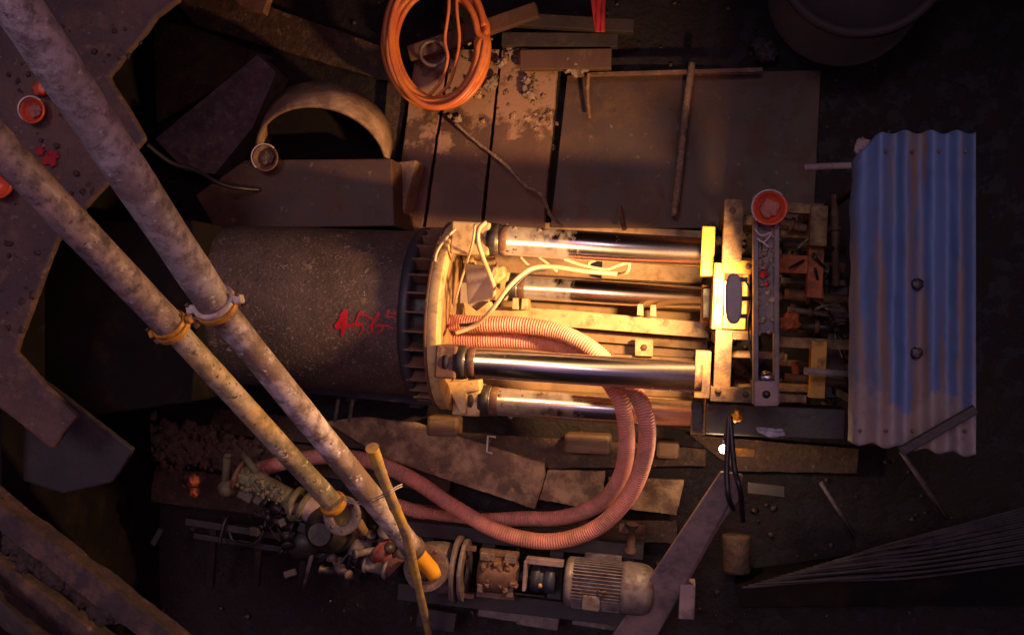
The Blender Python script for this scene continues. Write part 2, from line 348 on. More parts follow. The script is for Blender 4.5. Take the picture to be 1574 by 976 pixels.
# timbers in the near bottom left corner
tb = 'heavy timbers in the bottom left corner'
tag(MB().rbeam(P(-90,712,3.6), P(430,1110,3.4), .13, .16, .006, 1, 120).build('timber_beam', K['timbermud']), 'long squared timber with a lit upper edge beside the dim bucket', 'timber', tb)
tag(MB().rbeam(P(-120,810,3.2), P(400,1190,3.2), .30, .12, .007, 2, 120).build('timber_beam', K['timbermud']), 'wide mud-greyed timber running off the bottom edge', 'timber', tb)
tag(MB().rbeam(P(-100,850,3.45), P(230,1110,3.4), .13, .14, .006, 3, 60).build('timber_beam', K['darktimber']), 'narrow dark timber outermost in the bottom left corner', 'timber', tb)
m_ = MB()
for k in range(120):
    x, y = random.uniform(0,220), random.uniform(0,560)
    if (x > 150 and y > 100) or (y > 350 and x > 60): continue
    m_.blob(P(x, y, 2.505), random.uniform(.004,.022), .4, k, 8, .5)
tag(m_.build('ledge_stones', K['cornermud']), 'small stones and crumbs of clay on the ledge', 'stones', kind='stuff')
m_ = MB()
for k in range(160):
    t = random.random(); x = 10+t*170+random.uniform(-12,22); y = 815+t*120+random.uniform(-14,26)
    m_.blob(P(x, y, 3.30), random.uniform(.012,.06), .45, k, 8, .5)
tag(m_.build('mud_lumps', K['cornermud']), 'lumps of brown mud caked on the corner timbers', 'mud', kind='stuff')

# ------------------------------------------------------------------ ledge side: grey plate, brown plate, boards
tag(pprism([(238,214),(396,84),(424,112),(388,196),(330,268),(284,262)], .35, .3, 'steel_plate', K['greysteel'], None, .004), 'grey diagonal steel plate leaning between the ledge and the curved ring', 'plate')
tag(pprism([(330,-30),(420,-30),(404,20),(372,12)], 1.1, .1, 'steel_plate', K['rust'], None, .004), 'small brown plate at the top edge, left of the orange hose coil', 'plate')
tag(pprism([(376,246),(602,244),(606,348),(330,352),(300,300)], .8, .68, 'steel_plate', K['brownplate'], None, .01), 'long brown plate in front of the curved steel ring', 'plate')
tag(pprism([(606,250),(640,246),(614,352),(596,352)], .5, .3, 'edge_board', K['boardmud'], None, .01), 'narrow mud-caked board between brown plate and floor boards', 'board')
bg_ = 'floor boards below the orange hose coil'
xs_t = [636,692,771,862]; xs_b = [600,652,741,838]
labs = ['leftmost floor board below the hose coil, plain brown with a worn edge', 'middle floor board below the hose coil, mud only at its top', 'rightmost floor board beside the dark gap, blotched with pale mud']
for k in range(3):
    z = .16+.015*k
    tag(pprism([(xs_t[k]+2, 84-8*k),(xs_t[k+1]-3, 84-8*k),(xs_b[k+1]-3, 350),(xs_b[k]+2, 350)], z, .1, 'floor_board', K['boardpatch'], None, .006, rough=.8), labs[k], 'board', bg_)
tag(pprism([(872,116),(1262,108),(1250,352),(846,350)], .08, .07, 'steel_sheet', K['brownplate'], None, .004), 'wide brown sheet lying above the uppermost chrome ram', 'sheet')
# timbers and battens around the coil
tag(MB().beam(P(630,84,.3), P(826,16,.42), .13, .08).build('timber_batten', K['board'], None, .008), 'light brown batten crossing under the orange coil', 'timber')
tag(MB().beam(P(772,30,.34), P(975,42,.34), .11, .09).build('timber_batten', K['darktimber'], None, .008), 'dark batten beneath the red cloth', 'timber')
tag(MB().beam(P(800,94,.30), P(940,92,.30), .17, .08).build('timber_batten', K['board'], None, .008), 'short wide batten capped with a pale lump of mud', 'timber')
tag(MB().beam(P(772,62,.28), P(950,64,.28), .12, .08).build('timber_batten', K['darktimber'], None, .008), 'dark batten between the red cloth batten and the short muddy one', 'timber')
tag(MB().beam(P(880,116,.2), P(1172,108,.2), .035, .04).build('steel_bar', K['rust'], None, .004), 'thin level bar along the top of the wide brown sheet', 'bar')
tag(MB().tube(smooth([P(1064,96,.26),P(1052,190,.2),P(1045,260,.2),P(1036,332,.2)]), .03, 10).build('steel_bar', K['rope']), 'thin upright bar across the wide brown sheet', 'bar')
tag(MB().tube(smooth([P(905,112,.26),P(903,140,.22),P(906,182,.18)]), .018, 8).build('steel_bar', K['rust']), 'short dim rod hanging below the thin level bar', 'bar')
tag(MB().tube(smooth([P(952,318,.16),P(955,335,.22),P(960,352,.3)]), .022, 8).build('steel_bar', K['rust']), 'short peg standing just above the uppermost ram', 'bar')
tag(MB().tube(smooth([P(1352,254,1.7),P(1270,256,1.7),P(1236,258,1.7)]), .024, 10).build('steel_pipe', K['greybeam']), 'pinkish pipe end poking out left of the blue sheet', 'pipe')
# pale mud, small stones
m_ = MB(); pm = MB()
for k in range(70):
    x = random.uniform(690,900); y = random.uniform(60,200)
    if x > 860 and y > 120: continue
    (m_ if random.random() < .7 else pm).blob(P(x, y, .19), random.uniform(.008,.03), .35, k, 8, .6)
for c, r in (((752,128),.055),((812,142),.05),((800,68),.06),((784,80),.04),((740,100),.045),((768,98),.03),((880,100),.07),((866,92),.04),((895,104),.045),((808,124),.03)):
    pm.blob(P(*c, .3 if c[0] > 850 else .24), r, .45, r*900, 12, .8)
tag(m_.build('mud_lumps', K['plankmud']), 'small brown mud lumps scattered on the boards by the coil', 'mud', kind='stuff')
tag(pm.build('pale_mud_lumps', K['palemud']), 'pale clay lumps dropped on the boards right of the coil', 'mud', kind='stuff')
m_ = MB()
for k in range(900):
    x = random.uniform(230,1470); y = random.choice((random.uniform(640,960), random.uniform(0,330)))
    m_.blob(P(x, y, -.01), .003+.022*random.random()**4, .5, k, 5 if k > 120 else 8, .5)
tag(m_.build('rubble', K['darkmud']), 'small dark rubble over the pit floor', 'rubble', kind='stuff')

# rope caked in mud
pts = smooth([P(700,190,.3),P(735,220,.3),P(775,252,.32),P(806,284,.34),P(832,300,.4),P(846,330,.55),P(862,346,.7)], 12)
rr = [.012+.012*abs(noise.noise(p*14)) for p in pts]
tag(MB().tube(pts, rr, 8).build('muddy_rope', K['rope']), 'mud-crusted rope running slantwise across the floor boards', 'rope')

# curved steel ring, tilted
t = thing('steel_ring', 'tilted rusty steel ring showing as an arch above the brown plate', 'ring', P(505,200,.0))
ax = Vector((.05,-.72,.68)).normalized(); c0 = P(505,212,.40)
MB().ring(c0-ax*.02, ax, .56, .53, .33, 64).build('band', K['boardmud'], t)
MB().lathe(c0-ax*.0, ax, [(0,.52),(.004,.52)], 48).build('recess_shade', K['black'], t)  # black disc added as the shade inside the ring
# small things near the ring
def bucket(px, py, z, r, rimm, inm, label, group, fill=None, tilt=(0,0,1), depth=.9):
    c = P(px, py, z); d = Vector(tilt).normalized()
    t = thing('bucket', label, 'bucket', c-d*r*depth, group)
    MB().lathe(c-d*r*depth, d, [(0,0),(0,r*.72),(r*depth*.9,r*.97),(r*depth,r*1.06),(r*depth+.012,r*1.06),(r*depth+.012,r*.96),(r*depth*.96,r*.86),(r*depth*.5,r*.66),(r*depth*.42,0)], 36, False).build('shell', rimm, t)
    if inm:
        m = MB()
        for k in range(9):
            a = k*2.4; q = r*.36*math.sqrt(k/9)
            m.blob(c+Vector((math.cos(a)*q, math.sin(a)*q, -r*.25)), r*.30, .45, k+px, 12, .2)
        m.build('contents', inm, t)
    hp = []
    U = d.orthogonal().normalized(); V = d.cross(U)
    for k in range(13):
        a = math.pi*k/12; hp.append(c+U*math.cos(a)*r*1.05+V*math.sin(a)*r*1.08+d*(.01+.02*math.sin(a)))
    MB().tube(hp, .006, 6).build('handle', K['wire'] if rimm is not K['ledgedark'] else K['darksteel'], t)
    return t
bk = 'round buckets about the pit'
bucket(1183,320,2.20,.105,K['orange'],K['grit'],'bright orange-red bucket of grit on the frame beside the blue sheet',bk)
bucket(50,170,2.58,.085,K['orange'],K['grit'],'orange bucket on the brown ledge between the two slurry pipes',bk)
bucket(-2,284,2.59,.09,K['orange'],None,'orange bucket cut off by the left edge of the view',bk)
bucket(408,243,.9,.105,K['rust'],K['mud'],'dim rust-brown bucket left of the steel ring',bk)
bucket(186,850,.15,.15,K['ledgedark'],None,'dim dark bucket with a thin rim near the corner timbers',bk, tilt=(.12,.05,1))
tag(MB().blob(P(64,136,2.53), .055, .6, 4, 14, .15).build('orange_float', K['orange']), 'small orange plastic lump beside the upper slurry pipe', 'lump')
m = MB()
for k in range(7): m.blob(P(74+random.uniform(-13,16), 242+random.uniform(-11,11), 2.51), random.uniform(.02,.04), .25, k+40, 14, .25)
tag(m.build('red_rag', K['redcloth']), 'crumpled dark red rag on the brown ledge', 'rag')
tag(MB().tube(smooth([P(225,222,1.2),P(262,250,1.1),P(300,262,1.05),P(345,285,1.02),P(400,292,.8)]), .02, 8).build('black_cable', K['blackcable']), 'black cable trailing over the diagonal grey plate', 'cable')

# ------------------------------------------------------------------ orange hose coil
def coil_loop(cx, cy, rx, ry, z, ph, wob=.02, n=64):
    out = []
    for k in range(n):
        a = 2*math.pi*k/n
        q = 1+wob*math.sin(2*a+ph)+wob*.6*math.sin(3*a+ph*2)
        p = P(cx+rx*q*math.cos(a), cy+ry*q*math.sin(a), z+.012*math.sin(a*2+ph)); out.append(p)
    return out
m = MB(); zz = .42
L = []
specs = [(672,66,78,100),(668,62,72,96),(675,70,75,88),(670,60,66,92),(677,58,69,98),(666,66,74,100),(673,70,67,82),(669,58,77,106),(676,64,72,92),(667,68,69,90),(672,60,74,102)]
for i, (cx,cy,rx,ry) in enumerate(specs):
    lp = coil_loop(cx, cy, rx, ry, zz+.02*i, i*1.7, .02)
    s0 = i*5 % 64; L += lp[:]
L = smooth(L[::2], 4)
m.tube(L, .027, 12)
tag(m.build('orange_hose_coil', K['coil']), 'thick coil of bright orange hose lying at the top of the pit', 'hose coil')
lp = [P(700,-40,.62),P(690,20,.55),P(686,70,.45),P(700,110,.4),P(672,140,.38),P(690,155,.5)]
tag(MB().tube(smooth([P(688,-40,.6),P(690,10,.58),P(684,60,.52),P(688,90,.5),P(678,125,.47),P(655,152,.5)],10), .014, 8).build('thin_orange_hose', K['coil']), 'slack thin orange hose hanging inside the coil', 'hose', 'thin hoses inside the coil')
tag(MB().tube(smooth([P(705,-40,.6),P(702,10,.58),P(706,60,.52),P(700,100,.5),P(690,130,.47),P(670,150,.5)],10), .014, 8).build('thin_orange_hose', K['coil']), 'slack thin orange hose nearest the right side of the coil', 'hose', 'thin hoses inside the coil')
tag(MB().tube([P(666+20*math.cos(a*.3), 82+19*math.sin(a*.3), .42) for a in range(22)], .016, 8).build('grey_hose_ring', K['greysteel']), 'small grey hose ring inside the orange coil', 'hose ring')
# red cloth
m = MB(); nu, nv = 9, 22
for j in range(nv):
    for i in range(nu):
        u = i/(nu-1); v = j/(nv-1); wd = 13*(1-.45*v)
        p = P(918+(u-.5)*2*wd+4*v, -20+70*v, .55+.02*math.sin(u*14+v*4)); m.v.append(tuple(p))
for j in range(nv-1):
    for i in range(nu-1):
        a = j*nu+i; m.f.append((a, a+1, a+nu+1, a+nu)); m.sm.append(True)
o = m.build('red_cloth', K['redcloth']); s_ = o.modifiers.new('solid','SOLIDIFY'); s_.thickness = .006
tag(o, 'dark red cloth strip draped over the battens at the top edge', 'cloth')
# dim tank top right, small pale lump
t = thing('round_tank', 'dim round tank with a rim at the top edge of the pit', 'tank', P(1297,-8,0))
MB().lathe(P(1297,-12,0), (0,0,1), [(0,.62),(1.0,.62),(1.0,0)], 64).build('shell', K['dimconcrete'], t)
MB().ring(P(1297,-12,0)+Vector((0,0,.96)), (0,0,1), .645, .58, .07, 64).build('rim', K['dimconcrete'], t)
m = MB(); 
for k in range(6): m.blob(P(1176+random.uniform(-12,12), 78+random.uniform(-10,10), .1), .06, .5, k, 7)
tag(m.build('clay_lump', K['dimconcrete']), 'dim grey lump on the floor left of the round tank', 'lump')

# ------------------------------------------------------------------ machine axis
O = P(692,486,1.0); Xm = (P(1072,510,1.0)-P(700,487,1.0)); Xm.z = 0; Xm.normalize(); Ym = Vector((0,0,1)).cross(Xm); Zm = Vector((0,0,1))
def Mx(x, y, z): return O+Xm*x+Ym*y+Zm*z
# concrete pipe
PD = Vector((math.cos(R(2.6)), -math.sin(R(2.6)), 0)); PE = P(652,482,1.0); PR = .645
t = thing('concrete_pipe', 'big speckled grey concrete jacking pipe with a red sprayed mark', 'pipe', PE-Zm*PR)
MB().lathe(PE-PD*3.1, PD, [(0,PR-.1),(0,PR),(1.5,PR),(3.04,PR),(3.08,PR-.02),(3.1,PR-.1)], 96, False).build('barrel', K['concrete'], t)
MB().lathe(PE-PD*.035, PD, [(0,PR-.05),(0,PR+.012),(.02,PR+.03),(.06,PR+.03),(.08,PR+.012),(.08,PR-.05)], 96, False).build('rubber_seal', K['rubber'], t)
def hitpipe(px, py, r):
    d = ray(px, py); o = CP-PE
    d2 = d-PD*d.dot(PD); o2 = o-PD*o.dot(PD)
    A = d2.dot(d2); B = 2*d2.dot(o2); Cc = o2.dot(o2)-r*r
    tt = (-B-math.sqrt(max(B*B-4*A*Cc, 0)))/(2*A); return CP+d*tt
def stroke(m, pts, w0, w1):
    P2 = []; n = 0
    for i in range(len(pts)-1):
        (x0,y0),(x1,y1) = pts[i], pts[i+1]; k = max(2, int(math.hypot(x1-x0,y1-y0)/1.2))
        for j in range(k): P2.append((x0+(x1-x0)*j/k, y0+(y1-y0)*j/k))
    P2.append(pts[-1]); n = len(P2); o = len(m.v)
    for i, (x, y) in enumerate(P2):
        a = P2[max(i-1,0)]; b = P2[min(i+1,n-1)]; dx, dy = b[0]-a[0], b[1]-a[1]; q = math.hypot(dx,dy) or 1
        ww = (w0+(w1-w0)*i/n)/2*(.75+.6*abs(noise.noise(Vector((x*.6,y*.6,1)))))
        for s in (-1, 1):
            jx = .7*noise.noise(Vector((x*.9, y*.9, s*5)))
            m.v.append(tuple(hitpipe(x-dy/q*ww*s+jx, y+dx/q*ww*s+jx, PR+.0025)))
    for i in range(n-1): m.f.append((o+2*i, o+2*i+1, o+2*i+3, o+2*i+2)); m.sm.append(False)
m = MB()
for pts, a, b in [
    ([(531,476),(524,492),(516,504)],8,6), ([(531,476),(530,492),(526,517)],9,4), ([(516,503),(528,502),(545,499),(556,498)],6,3),
    ([(546,499),(552,482),(556,478)],3,3), ([(552,484),(562,484),(572,491),(581,488)],3,2), ([(556,498),(558,506),(552,516)],2.5,1.5),
    ([(583,480),(578,490),(571,500),(572,511)],5,3), ([(577,500),(588,500),(597,501),(604,505)],3,2), ([(598,476),(594,488)],3,2.5), ([(594,487),(604,487),(609,491)],2,1.5), ([(589,500),(586,509),(581,511)],2,1.3), ([(599,482),(611,480)],1.5,1)]:
    stroke(m, pts, a*1.15, b*1.2+.3)
for k in range(90):
    x, y = random.gauss(560,26), random.gauss(500,13); s = random.uniform(.4,1.2); o = len(m.v)
    for a in range(5): m.v.append(tuple(hitpipe(x+s*math.cos(a*1.257), y+s*math.sin(a*1.257), PR+.0025)))
    m.f.append(tuple(range(o, o+5))); m.sm.append(False)
m.build('painted_mark', K['redpaint'], t, label='red hand-sprayed figures')
m = MB()
for (x,y,q,a_) in ((436,406,6,0),(440,411,5,2),(474,404,9,1),(482,408,7,3),(520,396,5,2),(560,384,9,0),(573,378,7,1),(604,380,4,2),(503,420,5,3),(466,436,4,1),(540,430,4,0),(588,408,6,2),(430,392,5,1)):
    stroke(m, [(x+q*math.cos(a_+k*.5), y+q*.6*math.sin(a_+k*.5)) for k in range(7)], 1.6, 1.0)
tag(m.build('cement_smear', K['palemud'], t), kind='stuff')
# rails beside the pipe
def rail(pa, pb, z, wid, name, m_, label, grp=None):
    t = thing(name, label, 'rail', (Vector(P(*pa, z))+P(*pb, z))/2-Vector((0,0,z)), grp)
    a = P(*pa, z); b = P(*pb, z)
    MB().beam(a, b, wid, .03).beam(a-Zm*.09, b-Zm*.09, wid*.25, .15).beam(a-Zm*.18, b-Zm*.18, wid, .03).build('rail_section', m_, t, .003)
    for f in (.12,.35,.6,.85):
        c = a.lerp(b, f)-Zm*.3; MB().box(c+Vector((0,0,.02)), .1, wid*2.2, .18, b-a).build('chair', m_, t, .004)
    return t
rail((300,578),(690,618),.42,.09,'guide_rail',K['bluesteel'],'dark blue-grey rail along the lower side of the concrete pipe')
for x in (520,542):
    tag(MB().tube([P(x,612,.34),P(x-6,655,.2)], .018, 8).build('steel_bar', K['greysteel']), 'thin strut under the blue-grey rail, %s' % ('left one of a pair' if x == 520 else 'right one of a pair'), 'bar')

# ------------------------------------------------------------------ steel ring can between pipe and rams
t = thing('thrust_ring', 'ribbed steel thrust ring with a cream front flange', 'thrust ring', Mx(0,0,-.74))
MB().ring(Mx(-.235,0,0), Xm, .655, .50, .035, 96).build('rear_ring', K['rust'], t)
MB().lathe(Mx(-.2,0,0), Xm, [(0,.53),(.19,.53)], 96, False).build('inner_drum', K['darksteel'], t)
FX, FT, FO, FI = -.005, .075, .735, .585
MB().ring(Mx(FX,0,0), Xm, FO, FI, FT, 28).build('front_flange', K['cream'], t, .006)
MB().ring(Mx(FX-.022,0,0), Xm, FO+.004, .60, .02, 28).build('flange_backing', K['rust'], t, .003)
for k in range(30):
    a = 2*math.pi*(k+.35)/30; c = Vector((0, math.cos(a), math.sin(a))); q = Ym*c.y+Zm*c.z
    p0 = Mx(-.2,0,0)+q*.64; 
    MB().box(Mx(-.112,0,0)+q*.615, .175, .016, .13, Xm, q).build('rib', K['rust'], t, .002)
# bulkhead and clutter inside the flange
MB().lathe(Mx(-.02,0,0), Xm, [(0,.57),(.01,.57)], 64).build('bulkhead', K['tan'], t)
m = MB(); 
m.prism([Mx(.1,.42,.05),Mx(.34,.40,.12),Mx(.36,.16,.14),Mx(.14,.10,.02)], .05)
m.build('grey_cover', K['lampgrey'], t, .01)
pprism([(708,425),(748,415),(752,462),(732,478),(706,470)], .72, .05, 'grey_cover', K['lampgrey'], t, .008)
pprism([(712,465),(732,478),(752,462),(758,474),(736,490),(714,486)], .80, .1, 'lug', K['cream'], t, .01)
pprism([(724,372),(752,372),(766,420),(756,438),(745,405),(728,400)], .95, .08, 'lug', K['cream'], t, .012)
pprism([(752,412),(774,408),(778,424),(764,436),(752,434)], .86, .12, 'lug', K['cream'], t, .02)
# ram seats on the flange
JA = [(762,369,1.35,1085,389),(790,441,.45,1080,460),(712,557,1.62,1068,579),(748,616,.95,1065,638)]
for i, (x0,y0,z,x1,y1) in enumerate(JA):
    a = P(x0,y0,z); s = (a-O).dot(Xm); yy = (a-O).dot(Ym); zz = z-1.0
    MB().box(Mx(FX+FT+max(s-.1,.02)/2, yy, zz-.02), max(s-.1,.02), .24, .26, Xm).build('ram_seat', K['cream'] if i != 2 else K['rust'], t, .015)
# lower gusseted bracket
pprism([(686,588),(736,584),(738,600),(716,604),(716,636),(708,636),(692,604)], 1.12, .16, 'gusset', K['cream'], t, .008)
pprism([(716,600),(736,598),(734,632),(716,634)], 1.05, .1, 'gusset', K['greysteel'], t, .008)

# ------------------------------------------------------------------ rams
rl = ['uppermost chrome ram, its left end muddy, next to the wide brown sheet', 'smeared chrome ram between the cables and the cream beam', 'clean dark-shining chrome ram passing over the pink hoses', 'lowest chrome ram, passing beneath the pink hoses']
for i, (x0,y0,z,x1,y1) in enumerate(JA):
    a = P(x0,y0,z); b = P(x1,y1,z); d = (b-a).normalized(); Ln = (b-a).length; r = .108 if i != 1 else .1
    t = thing('hydraulic_ram', rl[i], 'hydraulic ram', (a+b)/2-Zm*r, 'four chrome jacking rams')
    MB().lathe(a, d, [(.02,r),(Ln,r)], 64).build('rod', K['chromedirty'] if i != 2 else K['chrome'], t)
    MB().lathe(a-d*.13, d, [(0,r*.7),(0,r*1.1),(.03,r*1.14),(.05,r*1.02),(.075,r*1.02),(.08,r*1.16),(.13,r*1.16),(.16,r*1.1),(.16,r*.9)], 48).build('gland', K['darksteel'], t)
    MB().lathe(a+d*.04, d, [(0,r*1.02),(.012,r*1.07),(.05,r*1.07),(.06,r*1.0)], 48, False).build('wiper_ring', K['rust'], t)
    if i in (0,3):                                            # dried slurry on the top of the rod
        m = MB()
        for k in range(12):
            s = abs(random.gauss(0,.14))+.06; an = random.gauss(.3 if i == 0 else .2, .7)
            m.blob(a+d*s+(Ym*math.sin(an)+Zm*math.cos(an))*r, random.uniform(.006,.02), .12, k, 8, .3)
        tag(m.build('dried_slurry', K['slurrycrust'], t), kind='stuff')
    MB().lathe(b-d*.0, d, [(0,r*1.12),(.05,r*1.12)], 40).build('rod_head', K['rust'], t)

# ------------------------------------------------------------------ base plate, cream beams, blocks
tag(pprism([(700,335),(1100,356),(1085,618),(700,604)], .06, .05, 'base_plate', K['tan'], None, .003), 'tan base plate under the four rams', 'plate')
t = thing('guide_beam', 'long cream guide beam between the rams', 'beam', P(950,500,0))
MB().prism([P(740,470,.42),P(862,476,.42),P(1090,496,.42),P(1090,520,.42),P(862,502,.42),P(740,494,.42)], .04).build('top_flange', K['cream'], t, .006)
MB().prism([P(740,482,.38),P(1088,506,.38),P(1088,512,.38),P(740,488,.38)], .3).build('web', K['cream'], t, .003)
MB().prism([P(740,496,.16),P(1088,522,.16),P(1088,538,.16),P(740,512,.16)], .04).build('bottom_flange', K['tan'], t, .003)
pprism([(976,520),(1004,522),(1004,548),(976,547)], .36, .1, 'clamp_plate', K['cream'], t, .006)
MB().lathe(P(990,534,.36), (0,0,1), [(0,.028),(.02,.028),(.02,0)], 6).build('bolt', K['rust'], t)
gb = 'paired pegs on the guide beam'
for k, x in enumerate((792,806,984,1004)):
    tag(pprism([(x-4,458+.05*(x-790)),(x+4,458+.05*(x-790)),(x+5,476+.05*(x-790)),(x-5,475+.05*(x-790))], .6, .2, 'beam_peg', K['cream'], None, .004),
        ['left peg of the pair near the thrust ring','right peg of the pair near the thrust ring','left peg of the pair near the clamp plate','right peg of the pair near the clamp plate'][k], 'peg', gb)
pl = [(925,400,1080,432,.3,'tan steel block between the two uppermost rams'),(700,604,1062,612,.3,'narrow cream strip between the two lowest rams'),(940,548,1080,562,.28,'cream strip above the clean chrome ram')]
for x0,y0,x1,y1,z,lb in pl: tag(prect(x0,y0,x1,y1,z,.2,'steel_block',K['tan'],None,.006,roll=3), lb, 'block')
# sleepers catching lamp light
sl = 'timber sleepers under the machine'
for k,(x0,y0,x1,y1) in enumerate([(655,640,704,672),(866,668,938,698),(1008,680,1044,706)]):
    tag(prect(x0,y0,x1,y1,.26,.22,'timber_sleeper',K['timber'],None,.03), ['rounded sleeper end just below the thrust ring','lamplit sleeper left of the hanging pink hoses','short lamplit sleeper right of the hanging pink hoses'][k], 'sleeper', sl)
eb = 'dark muddy boards under the machine and pumps'
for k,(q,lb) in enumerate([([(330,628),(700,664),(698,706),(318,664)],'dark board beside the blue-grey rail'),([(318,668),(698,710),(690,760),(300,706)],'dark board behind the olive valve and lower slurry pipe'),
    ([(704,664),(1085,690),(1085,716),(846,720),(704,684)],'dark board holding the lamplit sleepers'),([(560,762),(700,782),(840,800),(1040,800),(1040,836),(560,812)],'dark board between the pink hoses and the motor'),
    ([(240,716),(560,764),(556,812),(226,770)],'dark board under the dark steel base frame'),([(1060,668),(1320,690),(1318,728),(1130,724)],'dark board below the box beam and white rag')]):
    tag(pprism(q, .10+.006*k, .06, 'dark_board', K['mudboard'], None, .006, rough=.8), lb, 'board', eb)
eb2 = 'dark boards around the curved steel ring'
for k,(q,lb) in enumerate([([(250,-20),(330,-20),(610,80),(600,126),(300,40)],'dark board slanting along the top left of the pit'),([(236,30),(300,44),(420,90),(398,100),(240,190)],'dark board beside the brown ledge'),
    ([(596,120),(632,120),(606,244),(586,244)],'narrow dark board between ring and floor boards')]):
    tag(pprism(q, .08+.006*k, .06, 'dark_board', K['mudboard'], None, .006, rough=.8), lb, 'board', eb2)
# floor planks, bottom middle
fp = 'sandy planks below the machine'
tag(pprism([(500,648),(560,640),(640,650),(836,712),(838,730),(822,782),(700,742),(590,704)], .24, .06, 'floor_plank', K['plankmud'], None, .006, rough=.7), 'long sandy plank running above the pink hoses', 'plank', fp)
tag(pprism([(842,722),(930,724),(924,784),(828,768)], .2, .06, 'floor_plank', K['plankmud'], None, .006, rough=.7), 'short plank end right of the long sandy plank', 'plank', fp)
tag(pprism([(934,734),(1052,738),(1040,792),(962,782)], .2, .06, 'floor_plank', K['plankmud'], None, .006, rough=.7), 'short plank piece right of the pink hoses', 'plank', fp)
tag(MB().tube([P(762,672,.3),P(750,670,.3),P(748,694,.3),P(757,697,.3)], .009, 8).build('steel_hook', K['wire']), 'small pale steel hook on the floor under the rams', 'hook')

# ------------------------------------------------------------------ pink hoses
def hose(pts, r, label):
    q = resample(smooth([P(*p) for p in pts], 14), .0035)
    pitch = .021; rr = []
    for i in range(len(q)):
        ph = 2*math.pi*i*.0035/pitch; rr.append(r*(1+.05*math.sin(ph)))
    tag(MB().tube(q, rr, 22).build('corrugated_hose', K['hose']), label, 'hose', 'pink corrugated hoses')
hose([(690,496,.95),(740,498,1.0),(800,500,1.05),(856,510,1.1),(906,534,1.2),(945,570,1.25),(978,606,1.25),(994,650,1.2),(990,705,1.05),(966,762,.9),(915,812,.75),(845,832,.68),(770,818,.62),(700,780,.56),(640,740,.52),(590,716,.5),(540,703,.5),(490,702,.5),(440,710,.5),(396,722,.5)], .064, 'pink corrugated hose making the outer and longer bend')
hose([(690,523,.80),(740,523,.85),(800,524,.9),(860,532,.95),(905,552,1.0),(938,590,1.1),(958,630,1.1),(963,690,.95),(950,740,.7),(915,778,.5),(860,796,.36),(800,797,.28),(740,800,.24),(690,797,.22),(640,786,.2),(590,770,.2)], .062, 'pink corrugated hose making the inner bend and fading under the pipes')

# ------------------------------------------------------------------ cables around the rams
def cable(pts, r, name, m_, label, cat='cable', grp='cream cables on the thrust ring'):
    tag(MB().tube(smooth([P(*p) for p in pts], 10), r, 8).build(name, m_), label, cat, grp)
cable([(746,342,1.6),(736,352,1.66),(735,372,1.66),(742,395,1.6),(752,420,1.4),(759,440,1.3),(758,458,1.2)], .017, 'cream_cable', K['cable'], 'thick cream cable looping down in front of the flange')
cable([(730,345,1.6),(727,370,1.6),(718,402,1.4),(706,440,1.25),(698,470,1.15)], .009, 'cream_cable', K['cable'], 'thin cable hanging close to the cream flange')
cable([(700,352,1.5),(684,368,1.55),(672,386,1.6),(668,402,1.62)], .011, 'cream_cable', K['cable'], 'thin cable curving over the dark ribs')
cable([(700,512,1.2),(730,500,1.2),(756,476,1.3),(778,446,1.35),(800,424,1.3),(820,412,1.25),(850,410,1.2),(900,417,1.15),(948,421,1.1)], .018, 'cream_cable', K['cable'], 'thick cable sweeping from the hoses to between the rams')
cable([(706,500,1.15),(735,495,1.15),(762,470,1.22),(785,446,1.28),(812,420,1.2),(838,414,1.15)], .013, 'black_cable', K['blackcable'], 'black cable running beside the thick cream one')
cable([(800,396,1.2),(812,408,1.22),(826,412,1.22)], .013, 'cream_cable', K['cable'], 'short cable stub left of the cable pair')
cable([(828,396,1.2),(842,406,1.2),(856,417,1.15)], .012, 'cream_cable', K['cable'], 'short cable stub crossing the thick cable')
cable([(866,398,1.15),(896,408,1.12),(930,414,1.1),(950,408,1.1),(966,405,1.1),(964,418,1.1),(950,422,1.0)], .013, 'cream_cable', K['cable'], 'cable with a pointed kink at its right end')
cable([(915,400,1.0),(905,405,1.1),(908,416,1.0)], .012, 'cream_cable', K['cable'], 'tiny hooked cable end between the two upper rams')

# ------------------------------------------------------------------ yellow jacking frame
t = thing('jacking_frame', 'worn yellow steel frame behind the chrome rams', 'frame', P(1150,470,0))
prect(1112,306,1142,402,1.75,.14,'post',K['yellowworn'],t)
prect(1098,508,1124,612,1.70,.14,'post',K['yellowworn'],t)
prect(1092,596,1158,618,1.72,.12,'crossbar',K['yellowworn'],t)
prect(1122,540,1206,551,1.5,.12,'crossbar',K['yellowworn'],t)
prect(1100,508,1158,522,1.66,.12,'crossbar',K['yellowworn'],t)
prect(1120,396,1158,404,1.6,.1,'crossbar',K['yellow'],t)
prect(1078,348,1098,424,1.55,.3,'thrust_plate',K['yellow'],t,label='bright yellow plate at the end of the uppermost ram')
prect(1078,438,1096,496,.9,.3,'thrust_plate',K['yellow'],t)
prect(1068,540,1092,612,1.7,.3,'thrust_plate',K['yellowworn'],t)
prect(1062,612,1084,668,1.1,.3,'thrust_plate',K['yellowworn'],t)
prect(1096,404,1112,506,1.66,.5,'side_plate',K['yellow'],t)
prect(1110,400,1156,420,1.68,.14,'bracket_arm',K['yellow'],t)
prect(1110,486,1146,506,1.68,.14,'bracket_arm',K['yellow'],t)
prect(1141,420,1149,486,1.5,.05,'bracket_rod',K['yellow'],t)
prect(1108,420,1152,488,1.15,.06,'base_web',K['rust'],t)
prect(1200,312,1266,328,1.2,.12,'crossbar',K['yellowworn'],t)
prect(1246,316,1272,378,1.25,.14,'post',K['yellowworn'],t)
prect(1246,524,1270,612,1.25,.14,'post',K['yellow'],t)
